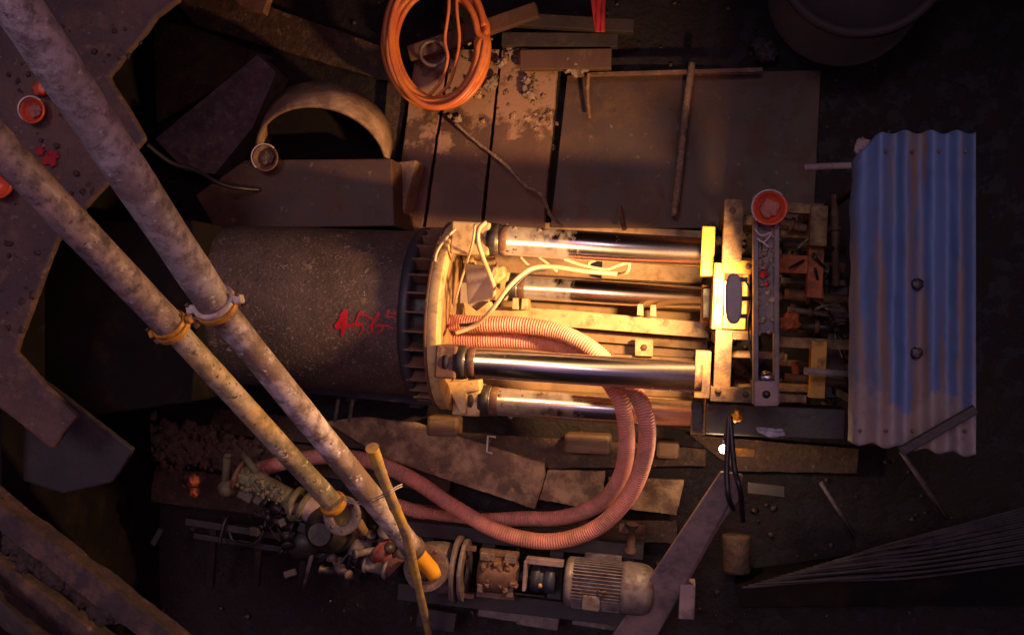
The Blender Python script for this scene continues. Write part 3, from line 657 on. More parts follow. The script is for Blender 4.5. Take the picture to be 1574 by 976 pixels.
prect(1198,392,1244,420,1.1,.12,'crossbar',K['orangepaint'],t,label='orange-red crossbar')
prect(1242,376,1266,458,1.15,.14,'post',K['orangepaint'],t,label='orange-red post')
prect(1198,520,1308,536,1.2,.12,'crossbar',K['yellowworn'],t)
prect(1198,544,1210,562,1.3,.1,'stub',K['yellow'],t)
prect(1198,590,1252,602,1.15,.1,'crossbar',K['yellow'],t)
prect(1198,606,1240,618,1.1,.1,'crossbar',K['yellowworn'],t)
prect(1200,428,1300,438,.8,.1,'crossbar',K['darksteel'],t)
prect(1200,352,1244,366,.9,.1,'crossbar',K['yellowworn'],t)
prect(1272,440,1300,612,.7,.1,'rear_plate',K['darksteel'],t)
prect(1130,330,1158,344,1.5,.1,'crossbar',K['yellowworn'],t)
for (x,y,z) in ((1126,324,1.75),(1104,600,1.72),(1146,606,1.72),(1150,410,1.68)):
    MB().lathe(P(x,y,z), (0,0,1), [(0,.022),(.015,.022),(.015,0)], 6).build('bolt', K['rust'], t)
tag(MB().blob(P(1216,494,1.2), .07, .6, 3, 12, .25).build('orange_lump', K['orangepaint']), 'orange-red lump of crumpled plastic right of the grey channel', 'lump')
tag(MB().tube([P(1236,570,1.5),P(1304,575,1.5)], .026, 12).build('steel_pipe', K['greybeam']), 'pale pinkish pipe lying across the frame beside the blue sheet', 'pipe')
# grey slotted channel
frame_t = t
t = thing('slotted_channel', 'upright grey-brown slotted channel across the middle of the frame', 'channel', P(1178,490,0))
zc = 2.1
prect(1158,300,1166,622,zc,.12,'side_flange',K['greysteel'],t,.004,roll=0)
prect(1190,300,1198,622,zc,.12,'side_flange',K['greysteel'],t,.004,roll=0)
pprism([(1166,300),(1190,300),(1190,512),(1166,512)], zc-.03, .05, 'web', K['greysteel'], t, .004)
pprism([(1160,586),(1196,586),(1196,624),(1160,624)], zc+.012, .04, 'end_plate', K['greybeam'], t, .004)
MB().lathe(P(1178,606,zc+.013), (0,0,1), [(0,.026),(.004,.026),(.004,0)], 16).build('hole', K['blackcable'], t)
MB().blob(P(1178,580,zc-.03), .045, 1, 2, 14, .02).build('steel_ball', K['chrome'], t)
m = MB()
for k in range(36): m.blob(P(random.uniform(1164,1192), random.uniform(352,512), zc-.02), random.uniform(.006,.028), .5, k, 6, .5)
tag(m.build('caked_mud', K['palemud'], t), kind='stuff')
o = len(m.v)
MB().blob(P(1175,422,zc-.005), .025, .35, 6, 8, .5).blob(P(1179,436,zc-.005), .016, .35, 9, 8, .5).build('red_smear', K['redcloth'], t)
MB().tube(smooth([P(1160,352,zc+.03),P(1170,362,zc+.06),P(1186,358,zc+.05),P(1174,372,zc+.04),P(1164,366,zc+.05),P(1182,380,zc+.03)]), .006, 6).build('tie_wire', K['wire'], t)
for x,y,z in ((1127,320,1.6),(1127,392,1.6),(1110,520,1.55),(1104,606,1.6),(1148,606,1.6),(1258,322,1.1),(1258,450,1.0),(1258,600,1.1)):
    MB().box(P(x,y,z)-Zm*(z/2), .09, .09, z-.06).build('leg', K['yellowworn'], frame_t, .004)
for y in (318,606): MB().box(P(1178,y,2.0)-Zm*1.0, .10, .10, 1.98).build('leg', K['greysteel'], t, .004)
for x,y in ((1088,380),(1088,466),(1078,570),(1072,640)):
    MB().box(P(x,y,1.2)-Zm*.62, .07, .22, 1.2).build('stay', K['darksteel'], frame_t, .004)
# supports so frame and channel stand on the floor
for x,y,z in ((1127,350,1.6),(1110,560,1.55),(1178,400,2.0),(1178,604,2.05)):
    pass

# ------------------------------------------------------------------ work lamp
LP = P(1128,458,2.2)
t = thing('work_lamp', 'grey-backed work lamp blazing onto the yellow bracket', 'lamp', LP-Zm*.15)
fd = Vector((-.80,-.05,-.60)).normalized()
m = MB(); hx = Vector((fd.z,0,-fd.x)).normalized(); hy = Vector((0,1,0))
pts = []
for k in range(28):
    a = 2*math.pi*k/28; ca, sa = math.cos(a), math.sin(a)
    pts.append((13*math.copysign(abs(ca)**.75, ca), 39*math.copysign(abs(sa)**.62, sa)))
m.prism([P(1128+x, 459+y, 2.26) for x, y in pts], .07)
m.build('housing', K['lampgrey'], t, .014)
MB().box(P(1120,459,2.17), .05, .22, .01).build('lens', K['glass'], t)
MB().box(P(1143,430,2.2), .05, .03, .05).box(P(1143,486,2.2), .05, .03, .05).build('hinge', K['darksteel'], t, .004)
MB().tube(smooth([P(1146,432,2.0),P(1152,445,1.95),P(1154,470,1.9),P(1150,500,1.75),P(1156,560,1.75)]), .007, 6).build('cord', K['blackcable'], t)
MB().tube([P(1150,459,1.5), P(1147,459,2.0), P(1138,459,2.2)], .016, 8).build('stem', K['darksteel'], t)
WARM = (1, .55, .21)
lamp = add_light('lamp_light', 'AREA', P(1117,459,2.14), 215, WARM, (-.80,-.02,-.60), shape='RECTANGLE', size=.08, size_y=.22, spread=R(150))
# bulb
t = thing('bare_bulb', 'small glowing bulb hanging by the tan bar below the frame', 'bulb', P(1112,690,.9))
MB().blob(P(1112,690,.95), .034, 1, 1, 14, 0).build('glass', K['bulb'], t)
MB().tube([P(1114,680,.98),P(1116,668,1.0)], .018, 10).build('socket', K['darksteel'], t)
MB().tube([P(1116,668,1.0),P(1118,655,.95),P(1120,648,.88)], .006, 6).build('lead', K['blackcable'], t)
add_light('bulb_light', 'POINT', P(1106,698,.90), 30, (1,.66,.36), shadow_soft_size=.04)
tag(prect(1126,690,1160,702,1.0,.05,'steel_bar',K['yellow'],None,.004), 'short tan bar end just right of the bulb', 'bar')
m = MB(); nu, nv = 16, 10
for j in range(nv):
    for i in range(nu):
        u = i/(nu-1); v = j/(nv-1); m.v.append(tuple(P(1162+42*u+3*v, 656+4*u+13*v*(.6+.4*math.sin(u*3)), 1.2+.03*noise.noise(Vector((u*5,v*4,2))))))
for j in range(nv-1):
    for i in range(nu-1): a = j*nu+i; m.f.append((a,a+1,a+nu+1,a+nu)); m.sm.append(True)
o = m.build('white_rag', K['rag']); o.modifiers.new('solid','SOLIDIFY').thickness = .008
tag(o, 'crumpled whitish rag below the slotted channel', 'rag')
tag(prect(1084,624,1300,672,.9,.3,'steel_box_beam',K['darksteel'],None,.01), 'dark box beam below the yellow frame', 'beam')
tag(MB().blob(P(1134,640,1.0), .04, .6, 5, 8, .5).build('orange_fitting', K['yellow']), 'small amber fitting above the bulb', 'fitting')
bcg = 'black cables falling over the pale strut'
for k, pts in enumerate([[(1120,640,1.7),(1118,690,1.75),(1117,730,1.8),(1120,765,1.8),(1127,782,1.5)],[(1122,640,1.7),(1126,690,1.75),(1130,725,1.8),(1138,755,1.8),(1142,800,1.2)]]):
    tag(MB().tube(smooth([P(*p) for p in pts]), .019, 8).build('black_cable', K['blackcable']), ['left black cable over the pale strut','right black cable over the pale strut'][k], 'cable', bcg)

# ------------------------------------------------------------------ pale strut and drum, bottom right
t = thing('steel_strut', 'broad pale mud-coated strut slanting to the bottom edge', 'strut', P(1060,850,.2))
MB().prism([P(x,y,1.62-(y-726)*.0046) for x,y in [(1108,726),(1126,728),(1143,731),(1134,771),(1108,806),(1057,896),(1005,986),(925,1000),(1005,880),(1044,822),(1080,768)]], .09).build('strut_body', K['greybeam'], t, .006)
tag(prect(1044,898,1068,952,.9,.2,'concrete_block',K['greybeam'],None,.01), 'small dim block tucked behind the pale strut', 'block')
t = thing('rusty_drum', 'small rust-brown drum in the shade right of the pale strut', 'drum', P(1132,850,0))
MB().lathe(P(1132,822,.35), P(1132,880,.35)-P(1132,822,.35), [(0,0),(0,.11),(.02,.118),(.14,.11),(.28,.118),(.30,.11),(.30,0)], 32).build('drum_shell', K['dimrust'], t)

# ------------------------------------------------------------------ blue corrugated sheet
m = MB(); nu, nv = 220, 90; X0, X1, Y0, Y1 = 1308, 1500, 202, 696
for j in range(nv+1):
    v = j/nv
    for i in range(nu+1):
        u = i/nu; px = X0+(X1-X0)*u
        top = 203+50*max(0, 1-(px-X0)/62)**2.0+3*math.sin(px*.157); bot = 680+18*(px-X0)/170+3*math.sin(px*.157+1)
        py = top+(bot-top)*v
        edge = 3.5*noise.noise(Vector((v*9,0,0)))*(1-u)**6 - 5*v*(1-u)
        curl = -.55*max(0, 1-(px-X0)/34)**2*.35
        z = 2.55+.028*math.sin((px-X0)*2*math.pi/40.5+.6)+curl+.02*noise.noise(Vector((u*2,v*3,4)))-.022*max(0,noise.noise(Vector((u*5,v*9,8))))+.006*noise.noise(Vector((px*.05,v*30,1)))
        m.v.append(tuple(P(px+edge, py, z)))
for j in range(nv):
    for i in range(nu): a = j*(nu+1)+i; m.f.append((a, a+nu+1, a+nu+2, a+1)); m.sm.append(True)
t = thing('corrugated_sheet', 'large blue corrugated sheet with rust runs and one muddy end', 'sheet', P(1400,450,2.4))
o = m.build('sheet_panel', K['sheet'], t); o.modifiers.new('solid','SOLIDIFY').thickness = .004
for x0_, y0_ in ((1410,437),(1409,543)):
    MB().blob(P(x0_,y0_,2.575), .034, .3, x0_, 14, .15).build('dark_patch', K['blackcable'], t)
for k in range(10):
    x, y = 1322+40.5*(k//2), (232, 662)[k % 2]
    MB().lathe(P(x,y,2.585), (0,0,1), [(0,.012),(.008,.009),(.008,0)], 8).build('fixing', K['rust'], t)
MB().blob(P(1326,226,2.45), .05, .3, 3, 8, .4).build('torn_corner', K['greybeam'], t)
tag(MB().beam(P(1500,628,2.72), P(1384,694,2.64), .05, .06).build('dark_bar', K['darksteel'], None, .006), 'dark bar slanting over the lower right corner of the blue sheet', 'bar')
# legs carrying the sheet
for k,(x,y) in enumerate(((1350,260),(1350,630),(1485,260),(1485,630))):
    tag(MB().beam(P(x,y,2.46), P(x,y,2.46)-Zm*2.46, .06, .06, (1,0,0)).build('prop', K['darksteel'], None, .004), 'prop under the blue sheet', 'prop', 'steel props under the blue sheet')

# ------------------------------------------------------------------ bottom right: dim rods and bundle of cables
tag(MB().tube([P(1386,694,.7),P(1455,796,.35)], .02, 8).build('steel_rod', K['greysteel']), 'thin dim rod just below the blue sheet', 'rod')
tag(MB().tube([P(1262,742,.5),P(1314,824,.2)], .017, 8).build('steel_rod', K['greysteel']), 'thin dim rod midway between strut and blue sheet', 'rod')
tag(pprism([(1150,742),(1206,748),(1206,764),(1150,758)], .6, .05, 'steel_plate', K['ledgedark'], None, .004), 'small dim plate right of the black cables', 'plate')
tag(pprism([(1130,900),(1600,836),(1600,930),(1140,934)], .5, .5, 'steel_tray', K['black'], None, .01), 'dark tray under the bundle of grey cables', 'tray')
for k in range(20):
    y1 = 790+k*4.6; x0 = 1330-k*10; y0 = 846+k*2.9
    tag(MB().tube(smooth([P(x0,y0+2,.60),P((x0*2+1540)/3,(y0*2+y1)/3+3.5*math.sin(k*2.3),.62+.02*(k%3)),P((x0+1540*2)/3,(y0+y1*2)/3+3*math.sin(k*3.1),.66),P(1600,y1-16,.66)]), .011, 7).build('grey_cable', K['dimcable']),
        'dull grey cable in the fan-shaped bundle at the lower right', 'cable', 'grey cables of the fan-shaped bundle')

# ------------------------------------------------------------------ slurry pipes
def clamp(c, d, r, m1, m2, parent, lug=1.0):
    d = Vector(d).normalized(); U = d.cross(Vector((0,0,1))).normalized()
    MB().ring(c-d*.035, d, r*1.22, r*.98, .03, 40).build('clamp_band', m1, parent, .004)
    cb = MB().ring(c+d*.0, d, r*1.27, r*.98, .04, 40).build('clamp_band', m2, parent, .004)
    for s in (-1, 1):
        MB().box(c+U*s*r*1.42, r*.42*lug, .055, .07, U, Vector((0,0,1))).build('clamp_lug', m1, cb, .012)
        MB().lathe(c+U*s*r*1.5-d*.05, d, [(0,.013),(.1,.013),(.1,.022),(.125,.022)], 6).build('clamp_bolt', K['rust'], cb)
# pipe A
zA0, zAc, zA1 = 4.95, 3.3, .9
a0 = P(-60,-122,5.35); ac = P(331,468,3.32); a1 = P(634,842,1.12); a2 = P(670,884,.99)
t = thing('slurry_pipe', 'upper pale slurry pipe with a white and yellow clamp', 'pipe', a1, 'pair of slanting slurry pipes')
def wob(a, b, r, n=40, amp=.004):
    return [a.lerp(b, i/n) for i in range(n+1)], [r+amp*noise.noise(a.lerp(b, i/n)*3) for i in range(n+1)]
p_, r_ = wob(a0, ac, .104); MB().tube(p_, r_, 40).build('upper_length', K['slurrypipe'], t)
p_, r_ = wob(ac, a1, .087); MB().tube(p_, r_, 40).build('lower_length', K['pipelow'], t)
clamp(ac, a1-a0, .104, K['white'], K['yellow'], t, 1.1)
p_, r_ = wob(a1, a2, .066, 8); MB().tube(p_, r_, 32).build('yellow_end', K['yellowpipe'], t)
MB().ring(a1-(a1-ac).normalized()*.02, a1-ac, .10, .05, .05, 32).build('end_collar', K['greysteel'], t, .004)
# pipe B
b0 = P(-110,112,4.5); bc = P(263,502,2.85); b1 = P(516,778,1.35)
t = thing('slurry_pipe', 'lower brown slurry pipe with a yellow clamp and yellowed end', 'pipe', b1, 'pair of slanting slurry pipes')
p_, r_ = wob(b0, bc, .098); MB().tube(p_, r_, 40).build('upper_length', K['slurrypipe2'], t)
p_, r_ = wob(bc, b1, .078); MB().tube(p_, r_, 40).build('lower_length', K['pipeyellow'], t)
clamp(bc, b1-b0, .094, K['yellow'], K['yellow'], t, .8)
MB().ring(b1-(b1-bc).normalized()*.06, b1-bc, .105, .07, .05, 36).build('end_collar', K['yellow'], t, .006)
# bamboo pole
bp = smooth([P(572,688,2.35),P(584,722,2.2),P(602,768,1.98),P(622,815,1.72),P(634,862,1.42),P(646,915,1.05),P(656,960,.7),P(664,1010,.3)], 8)
rr = [.042-.014*i/len(bp)+.006*noise.noise(p*5)+(.004 if i % 9 == 0 else 0) for i, p in enumerate(bp)]
tag(MB().tube(bp, rr, 14).build('bamboo_pole', K['bamboo']), 'thin yellowed pole wired to the upper slurry pipe', 'pole')
m = MB()
for q in (0, 3.5):
    m.tube(smooth([P(528,762+q,1.35),P(536,768+q,1.62),P(552,771+q,1.74),P(570,768+q,1.80),P(584,762+q,1.95),P(598,755+q,2.16),P(609,748+q,2.05),P(618,744+q,2.0)],6), .005, 6)
tag(m.build('wire_tie', K['wire']), 'pale wire lashing the pole to the slurry pipe', 'wire')

# ------------------------------------------------------------------ right pump set
AX = (P(1000,905,.72)-P(700,872,.72)); AX.z = 0; AX.normalize(); AY = Zm.cross(AX)
A0 = P(700,874,.72); S = mpp(850,880,.72)
def ax(px, off=0, dz=0): return A0+AX*((px-700)*S)+AY*off+Zm*dz
t = thing('slurry_pump', 'muddy slurry pump at the foot of the yellow pipe end', 'pump', ax(690,0,-.7))
MB().lathe(ax(632), AX, [(0,.05),(0,.13),(.04,.17),(.12,.2),(.24,.21),(.33,.20),(.36,.14)], 48).build('volute', K['greysteel'], t)
dd = (a2-a1).normalized()
MB().ring(P(657,872,.96), Vector((-.1,.15,1)).normalized(), .185, .10, .05, 40).build('suction_flange', K['rustgrey'], t, .005)
MB().lathe(P(657,872,.94), Vector((-.1,.15,1)), [(0,.13),(.02,.13)], 32).build('flange_throat', K['darksteel'], t)
for k in range(8):
    a = k*math.pi/4+.3; MB().lathe(P(657,872,1.0)+Vector((math.cos(a)*.145, math.sin(a)*.145, -.02)), (0,0,1), [(0,.016),(.03,.016),(.03,0)], 6).build('bolt', K['rust'], t)
MB().ring(ax(700), AX, .27, .12, .035, 48).ring(ax(712), AX, .25, .12, .03, 48).build('back_plate', K['greysteel'], t, .004)
for q_ in ((722,.2,.08),(722,-.2,.02)): MB().box(ax(*q_), .12, .04, .05, AX).build('yoke', K['rust'], t, .006)
t = thing('bearing_housing', 'rusty four-footed bearing housing between pump and blue coupling', 'bearing housing', ax(765,0,-.4))
MB().lathe(ax(738), AX, [(0,.05),(0,.12),(.05,.15),(.25,.15),(.30,.12),(.33,.06)], 32).build('housing_body', K['rust'], t)
for q_ in ((768,.17,.02),(766,-.18,-.02)): MB().box(ax(*q_), .32, .05, .07, AX).build('foot', K['rust'], t, .01)
for q_, w_ in (((752,.15,.08),.12),((788,.15,.08),.10),((745,-.1,.1),.05),((790,-.12,.08),.06)): MB().box(ax(*q_), w_, .07, .07, AX).build('lug', K['rustgrey'], t, .01)
m = MB()
for k in range(40): m.blob(ax(random.uniform(738,798), random.uniform(-.13,.13), .13+random.uniform(-.03,.02)), random.uniform(.01,.03), .6, k, 6, .5)
tag(m.build('rust_scale', K['rust'], t), kind='stuff')
MB().lathe(ax(795), AX, [(0,.04),(.15,.04)], 16).build('shaft', K['darksteel'], t)
t = thing('shaft_coupling', 'blue shaft coupling under a pale channel guard', 'coupling', ax(838,0,-.4))
MB().lathe(ax(820), AX, [(0,.0),(0,.10),(.07,.11),(.075,.09),(.11,.09),(.115,.11),(.19,.11),(.19,0)], 28).build('coupling_hub', K['bluesteel'], t)
MB().box(ax(840,.155,.07), .30, .05, .08, AX).box(ax(812,.04,.05), .025, .24, .2, AX).build('guard', K['greybeam'], t, .006)
MB().blob(ax(836,-.03,.11), .018, 1, 3, 8, .1).build('grease_nipple', K['cream'], t)
t = thing('electric_motor', 'dirty grey finned electric motor with a rounded fan cover', 'motor', ax(935,0,-.4))
RMo = .195
MB().lathe(ax(872), AX, [(0,.0),(0,RMo*.9),(.02,RMo*1.02),(.06,RMo*1.02),(.07,RMo*.92)], 48).build('end_bell', K['motor'], t)
m = MB(); m.lathe(ax(884), AX, [(0,RMo*.86),(.39,RMo*.86)], 48)
for k in range(44):
    a = 2*math.pi*k/44; q = AY*math.cos(a)+Zm*math.sin(a); m.box(ax(884)+AX*.195+q*RMo*.93, .385, .007, .036, AX, q)
m.build('finned_body', K['motor'], t)
MB().lathe(ax(957), AX, [(0,RMo*.9),(0,RMo*1.04),(.04,RMo*1.06),(.15,RMo*1.04),(.20,RMo*.98),(.235,RMo*.86),(.25,RMo*.6),(.25,0)], 56).build('fan_cover', K['motor'], t)
MB().box(ax(915,-.10,.17), .14, .12, .07, AX).build('terminal_box', K['motor'], t, .012)
for q_ in ((925,.16,-.12),(925,-.18,-.14)): MB().box(ax(*q_), .3, .12, .05, AX).build('foot', K['motor'], t, .008)
MB().ring(ax(930,0,.2), AY, .035, .02, .012, 20).build('lifting_eye', K['rust'], t)
# skid beneath
t = thing('pump_skid', 'dark steel skid under the motor and right pump', 'skid', ax(820,0,-.72))
MB().beam(ax(600,.24,-.28), ax(985,.24,-.28), .12, .14).build('rail', K['ledgedark'], t, .006)
MB().beam(ax(600,-.30,-.28), ax(985,-.30,-.28), .14, .14).build('rail', K['ledgedark'], t, .006)
for x in (640,740,850,960): MB().box(ax(x,-.03,-.33), .12, .66, .1, AX).build('cross_member', K['darksteel'], t, .006)
for (x0,y0,x1,y1,lb) in ((640,938,700,968,'dim muddy lump of plate left of the pole foot'),(735,925,800,952,'dim muddy plate below the bearing housing'),(795,930,860,965,'dim muddy plate below the blue coupling'),(880,940,960,966,'dim muddy plate below the motor')):
    tag(prect(x0,y0,x1,y1,.32,.06,'steel_plate',K['ledgedark'] if x0 < 700 else K['greysteel'],None,.01,roll=9), lb, 'plate')
# tan tee fitting above the motor
t = thing('tee_fitting', 'small tan tee fitting standing above the motor', 'fitting', P(972,820,.3))
MB().lathe(P(972,805,.55), P(968,850,.5)-P(972,805,.55), [(0,.05),(.03,.05),(.03,.035),(.2,.035),(.2,.05),(.24,.05)], 20).build('stem', K['board'], t)
MB().lathe(P(952,812,.52), P(990,814,.52)-P(952,812,.52), [(0,.045),(.2,.045)], 20).build('arm', K['board'], t)

# ------------------------------------------------------------------ left pump set
t = thing('valve_assembly', 'muddy olive valve assembly left of the lower slurry pipe', 'valve', P(410,760,.4))
q0 = P(352,712,.85); q1 = P(372,728,.85); q2 = P(450,768,.85); dq = (q2-q1).normalized()
MB().tube(smooth([q1,q1.lerp(q2,.4),q1.lerp(q2,.7),q2]), [.10]*9+[.085]*8+[.08]*8, 28).build('valve_body', K['olive'], t)
MB().lathe(P(350,700,.95), P(345,765,.75)-P(350,700,.95), [(0,.03),(.02,.035),(.34,.035),(.36,.02)], 16).lathe(P(372,694,.95), P(392,722,.9)-P(372,694,.95), [(0,.03),(.2,.035)], 14).build('lever_bracket', K['olive'], t)
MB().ring(q1-dq*.02, dq, .15, .08, .03, 32).build('flange', K['rust'], t, .004)
MB().lathe(P(352,748,.8), (0,-.4,1), [(0,.07),(.05,.08),(.07,.05),(.09,.05),(.09,0)], 24).build('cap', K['olive'], t)
MB().box(P(378,760,.75), .14, .09, .08, dq).box(P(400,768,.7), .12, .08, .08, dq).build('body_lug', K['olive'], t, .015)
for k,x in enumerate((0,.09)):
    MB().ring(q2+dq*x, dq, .125-.01*k, .07, .045, 32).build('clamp_ring', K['olive'], t, .008)
MB().lathe(q2+dq*.13, dq, [(0,.09),(.05,.11),(.2,.105),(.24,.07),(.24,0)], 28).build('hose_cuff', K['greybeam'], t)
m = MB()
for k in range(60):
    u = random.random(); m.blob(q1.lerp(q2, u)+Vector((random.uniform(-.05,.05), random.uniform(-.07,.07), .09)), random.uniform(.008,.028), .6, k, 6, .5)
tag(m.build('caked_mud', K['olive'], t), kind='stuff')
t = thing('transfer_pump', 'dark pump with a round flange at the foot of the lower slurry pipe', 'pump', P(525,820,.2))
MB().ring(P(528,792,1.16), (-.15,.15,1), .155, .085, .045, 40).build('flange', K['greysteel'], t, .005)
for k in range(8):
    a = k*math.pi/4; MB().lathe(P(528,792,1.2)+Vector((math.cos(a)*.125, math.sin(a)*.125, 0)), (0,0,1), [(0,.014),(.025,.014),(.025,0)], 6).build('bolt', K['rust'], t)
MB().lathe(P(524,800,.55), (0.05,0.02,1), [(0,.22),(.2,.23),(.42,.18),(.55,.10),(.62,.09)], 32).build('casing', K['darksteel'], t)
MB().lathe(P(548,800,1.0), P(562,822,.95)-P(548,800,1.0), [(0,.035),(.02,.045),(.12,.04),(.15,.0)], 20).build('yellow_nozzle', K['yellowworn'], t)
MB().lathe(P(452,842,.55), P(500,815,.6)-P(452,842,.55), [(0,0),(0,.11),(.03,.13),(.2,.13),(.23,.09),(.3,.09)], 28).build('drive_body', K['darksteel'], t)
MB().box(P(470,812,.85), .12, .08, .06, (1,-.4,0)).build('terminal_box', K['ledgedark'], t, .01)
t = thing('red_valve', 'dark red valve body below the slurry pipe ends', 'valve', P(600,855,.2))
MB().lathe(P(580,840,.75), P(612,872,.75)-P(580,840,.75), [(0,.09),(.03,.12),(.08,.12),(.1,.08),(.16,.08),(.18,.11),(.24,.11)], 28).build('body', K['darkred'], t)
MB().lathe(P(590,832,.7), (.3,.7,.6), [(0,.05),(.1,.045),(.12,.07),(.15,.07),(.15,0)], 20).build('neck', K['greysteel'], t)
MB().lathe(P(558,842,.7), (-.6,.1,.4), [(0,.07),(.08,.08),(.12,.05),(.12,0)], 20).build('grey_elbow', K['greysteel'], t)
t = thing('pump_base_frame', 'dark steel base frame under the left pump set', 'frame', P(430,830,0))
MB().beam(P(288,800,.55), P(610,850,.5), .06, .09).build('rail', K['darksteel'], t, .005)
MB().beam(P(300,822,.5), P(560,862,.45), .05, .08).build('rail', K['darksteel'], t, .005)
MB().beam(P(250,812,.5), P(236,836,.5), .05, .06).build('end_stub', K['ledgedark'], t, .005)
for x in (330,400,470,540): MB().beam(P(x,806+(x-300)*.16,.5), P(x-6,900,.3), .06, .06).build('cross_member', K['darksteel'], t, .005)
MB().tube([P(480,850,.6),P(466,905,.4)], .02, 10).build('stay_rod', K['greysteel'], t)
m = MB(); m.blob(P(297,739,.9), .055, .8, 2, 12, .25).blob(P(299,755,.87), .045, .9, 8, 12, .25)
tag(m.build('orange_fitting', K['orangepaint']), 'lumpy orange-red plastic fitting left of the olive valve', 'fitting')
tag(prect(502,855,528,864,.6,.04,'rusty_tag',K['rust'],None,.003,roll=8), 'small rusty plate catching light below the left pump', 'plate')
m = MB(); m.blob(P(522,880,.7), .014, 1, 2, 8, .1).blob(P(508,923,.4), .012, .8, 5, 8, .1)
tag(m.build('wet_bolt_heads', K['chrome']), 'pair of wet shiny bolt heads in the dark below the left pump', 'bolts', kind='stuff')
m = MB()
for k in range(420):
    u = random.random(); m.blob(P(232+165*u+random.gauss(0,8), 672+26*u+random.gauss(6,17), .12), .008+.06*random.random()**3, .5, k, 7, .45)
tag(m.build('mud_heap', K['mud']), 'heap of brown mud beside the olive valve', 'mud', kind='stuff')

# ------------------------------------------------------------------ clutter round the left pump
cg = 'dark cables tangled round the left pump'
for k in range(9):
    x, y = 300+k*34, 792+k*9; p = []
    for j in range(6): p.append(P(x+j*22+random.uniform(-14,14), y+random.uniform(-34,40), .45+random.uniform(-.15,.25)))
    tag(MB().tube(smooth(p, 6), random.uniform(.009,.018), 7).build('loose_cable', K['blackcable'] if k % 2 else K['darksteel']), 'dim loose cable in the tangle round the left pump', 'cable', cg)
m = MB()
for k in range(150):
    x = random.uniform(390,640); m.blob(P(x, 770+(x-390)*.25+random.gauss(0,22), .42+random.uniform(-.1,.12)), random.uniform(.01,.045), .6, k, 8, .5)
tag(m.build('grease_and_mud', K['cornermud']), 'dark mud and grease caked over the left pump set', 'mud', kind='stuff')
m = MB()
for k in range(110):
    x = random.uniform(1080,1300); y = random.uniform(330,625); m.blob(P(x, y, .25+random.uniform(-.2,.2)), random.uniform(.012,.05), .6, k, 8, .5)
tag(m.build('frame_debris', K['mud']), 'crumbs of mud lying in the openings of the yellow frame', 'mud', kind='stuff')

# ------------------------------------------------------------------ crowded fittings between the frame and the sheet
fit = [((1200,340,1.0),(1240,352,1.0),.035,'rust','rusty pipe stub below the upper frame crossbar'),((1206,374,.9),(1300,384,.9),.03,'darksteel','dark pipe running to the blue sheet above the orange post'),
 ((1206,452,.8),(1306,462,.8),.04,'rust','rusty pipe running to the blue sheet below the orange post'),((1210,476,.7),(1304,486,.7),.025,'greysteel','grey pipe running to the blue sheet beside the orange lump'),
 ((1224,500,.75),(1306,506,.75),.035,'darksteel','dark pipe just above the long yellow crossbar'),((1284,300,.9),(1284,440,.9),.03,'rust','rusty upright pipe nearest the blue sheet'),
 ((1206,580,.7),(1300,590,.7),.035,'rust','rusty pipe under the pale pinkish pipe'),((1222,556,.6),(1226,620,.6),.03,'orangepaint','orange-brown pipe end in the lower opening of the frame'),
 ((1128,428,.6),(1156,520,.5),.03,'rust','rusty pipe seen through the frame under the work lamp'),((1128,556,.8),(1156,590,.7),.035,'rust','short rusty pipe in the lower left opening of the frame')]
for a_, b_, r_q, mm, lb in fit:
    a_ = P(*a_); b_ = P(*b_); d_ = b_-a_
    t = thing('pipe_fitting', lb, 'pipe', (a_+b_)/2-Zm*r_q, 'rusty pipes and fittings behind the frame')
    MB().lathe(a_, d_, [(0,r_q*.6),(0,r_q),(d_.length,r_q),(d_.length,r_q*.6)], 18).build('pipe_run', K[mm], t)
    MB().lathe(a_+d_*.35, d_, [(0,r_q*1.05),(0,r_q*1.5),(.03,r_q*1.5),(.03,r_q*1.05)], 14, False).build('collar', K['rust'], t)
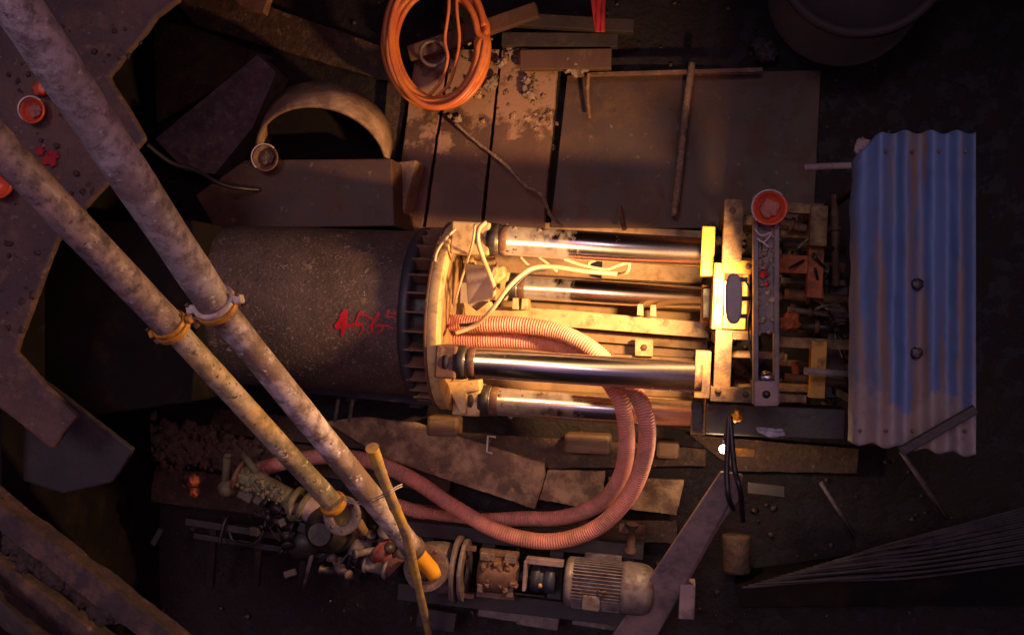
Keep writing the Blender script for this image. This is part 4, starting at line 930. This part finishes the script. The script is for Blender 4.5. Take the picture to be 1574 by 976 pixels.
for k in range(7):
    x = 1206+k*14; p = [P(x+random.uniform(-12,30)+j*9, 360+k*34+random.uniform(-22,22), 1.0+random.uniform(-.2,.25)) for j in range(5)]
    tag(MB().tube(smooth(p, 6), .011, 7).build('loose_cable', K['blackcable'] if k % 3 else K['rope']), 'thin loose cable among the fittings behind the frame', 'cable', 'thin loose cables behind the frame')
for k,(x0,y0,x1,y1) in enumerate([(1206,402,1300,418),(1210,556,1306,566),(1204,624,1300,640)]):
    tag(prect(x0,y0,x1,y1,.5,.1,'short_timber',K['timber'],None,.01,roll=2+k*2), ['short timber lying level with the orange crossbar','short timber under the long yellow crossbar','short timber along the bottom of the yellow frame'][k], 'timber', 'short timbers behind the frame')

# fittings crowded over the two pumps, parts of the transfer pump
rnd = random.Random(21)
tp = bpy.data.objects['transfer_pump']
mats_ = ['darksteel','rustgrey','olive','dimrust','greysteel','darksteel','ledgedark','bluesteel']
for k in range(44):
    x = rnd.uniform(385,648); y = 772+(x-385)*.30+rnd.gauss(10,24); z = rnd.uniform(.45,.85)
    if math.hypot(x-528, y-790) < 30 or (x > 560 and y < 815): y += 45
    d_ = Vector((rnd.uniform(-1,1), rnd.uniform(-1,1), rnd.uniform(-.3,.9))); r_q = rnd.uniform(.022,.06); L_ = rnd.uniform(.08,.22)
    kind = k % 4; mm = K[mats_[k % 8]]
    if kind == 0: MB().lathe(P(x,y,z), d_, [(0,0),(0,r_q*1.4),(.02,r_q*1.4),(.02,r_q),(L_,r_q),(L_,r_q*1.35),(L_+.02,r_q*1.35),(L_+.02,0)], 18).build('flanged_pipe', mm, tp)
    elif kind == 1: MB().lathe(P(x,y,z), d_, [(0,0),(0,r_q),(L_*.4,r_q*1.15),(L_*.5,r_q*.6),(L_*.8,r_q*.6),(L_*.85,r_q),(L_,r_q*.9),(L_,0)], 16).build('valve_stub', mm, tp)
    elif kind == 2: MB().box(P(x,y,z), L_*.7, r_q*1.6, r_q*1.4, d_, (0,.2,1)).build('bracket', mm, tp, .008)
    else:
        pp = [P(x,y,z)]; 
        for j in range(4): pp.append(pp[-1]+Vector((rnd.uniform(-.1,.1), rnd.uniform(-.1,.1), rnd.uniform(-.06,.05))))
        MB().tube(smooth(pp, 5), r_q*.35, 8).build('small_hose', mm, tp)
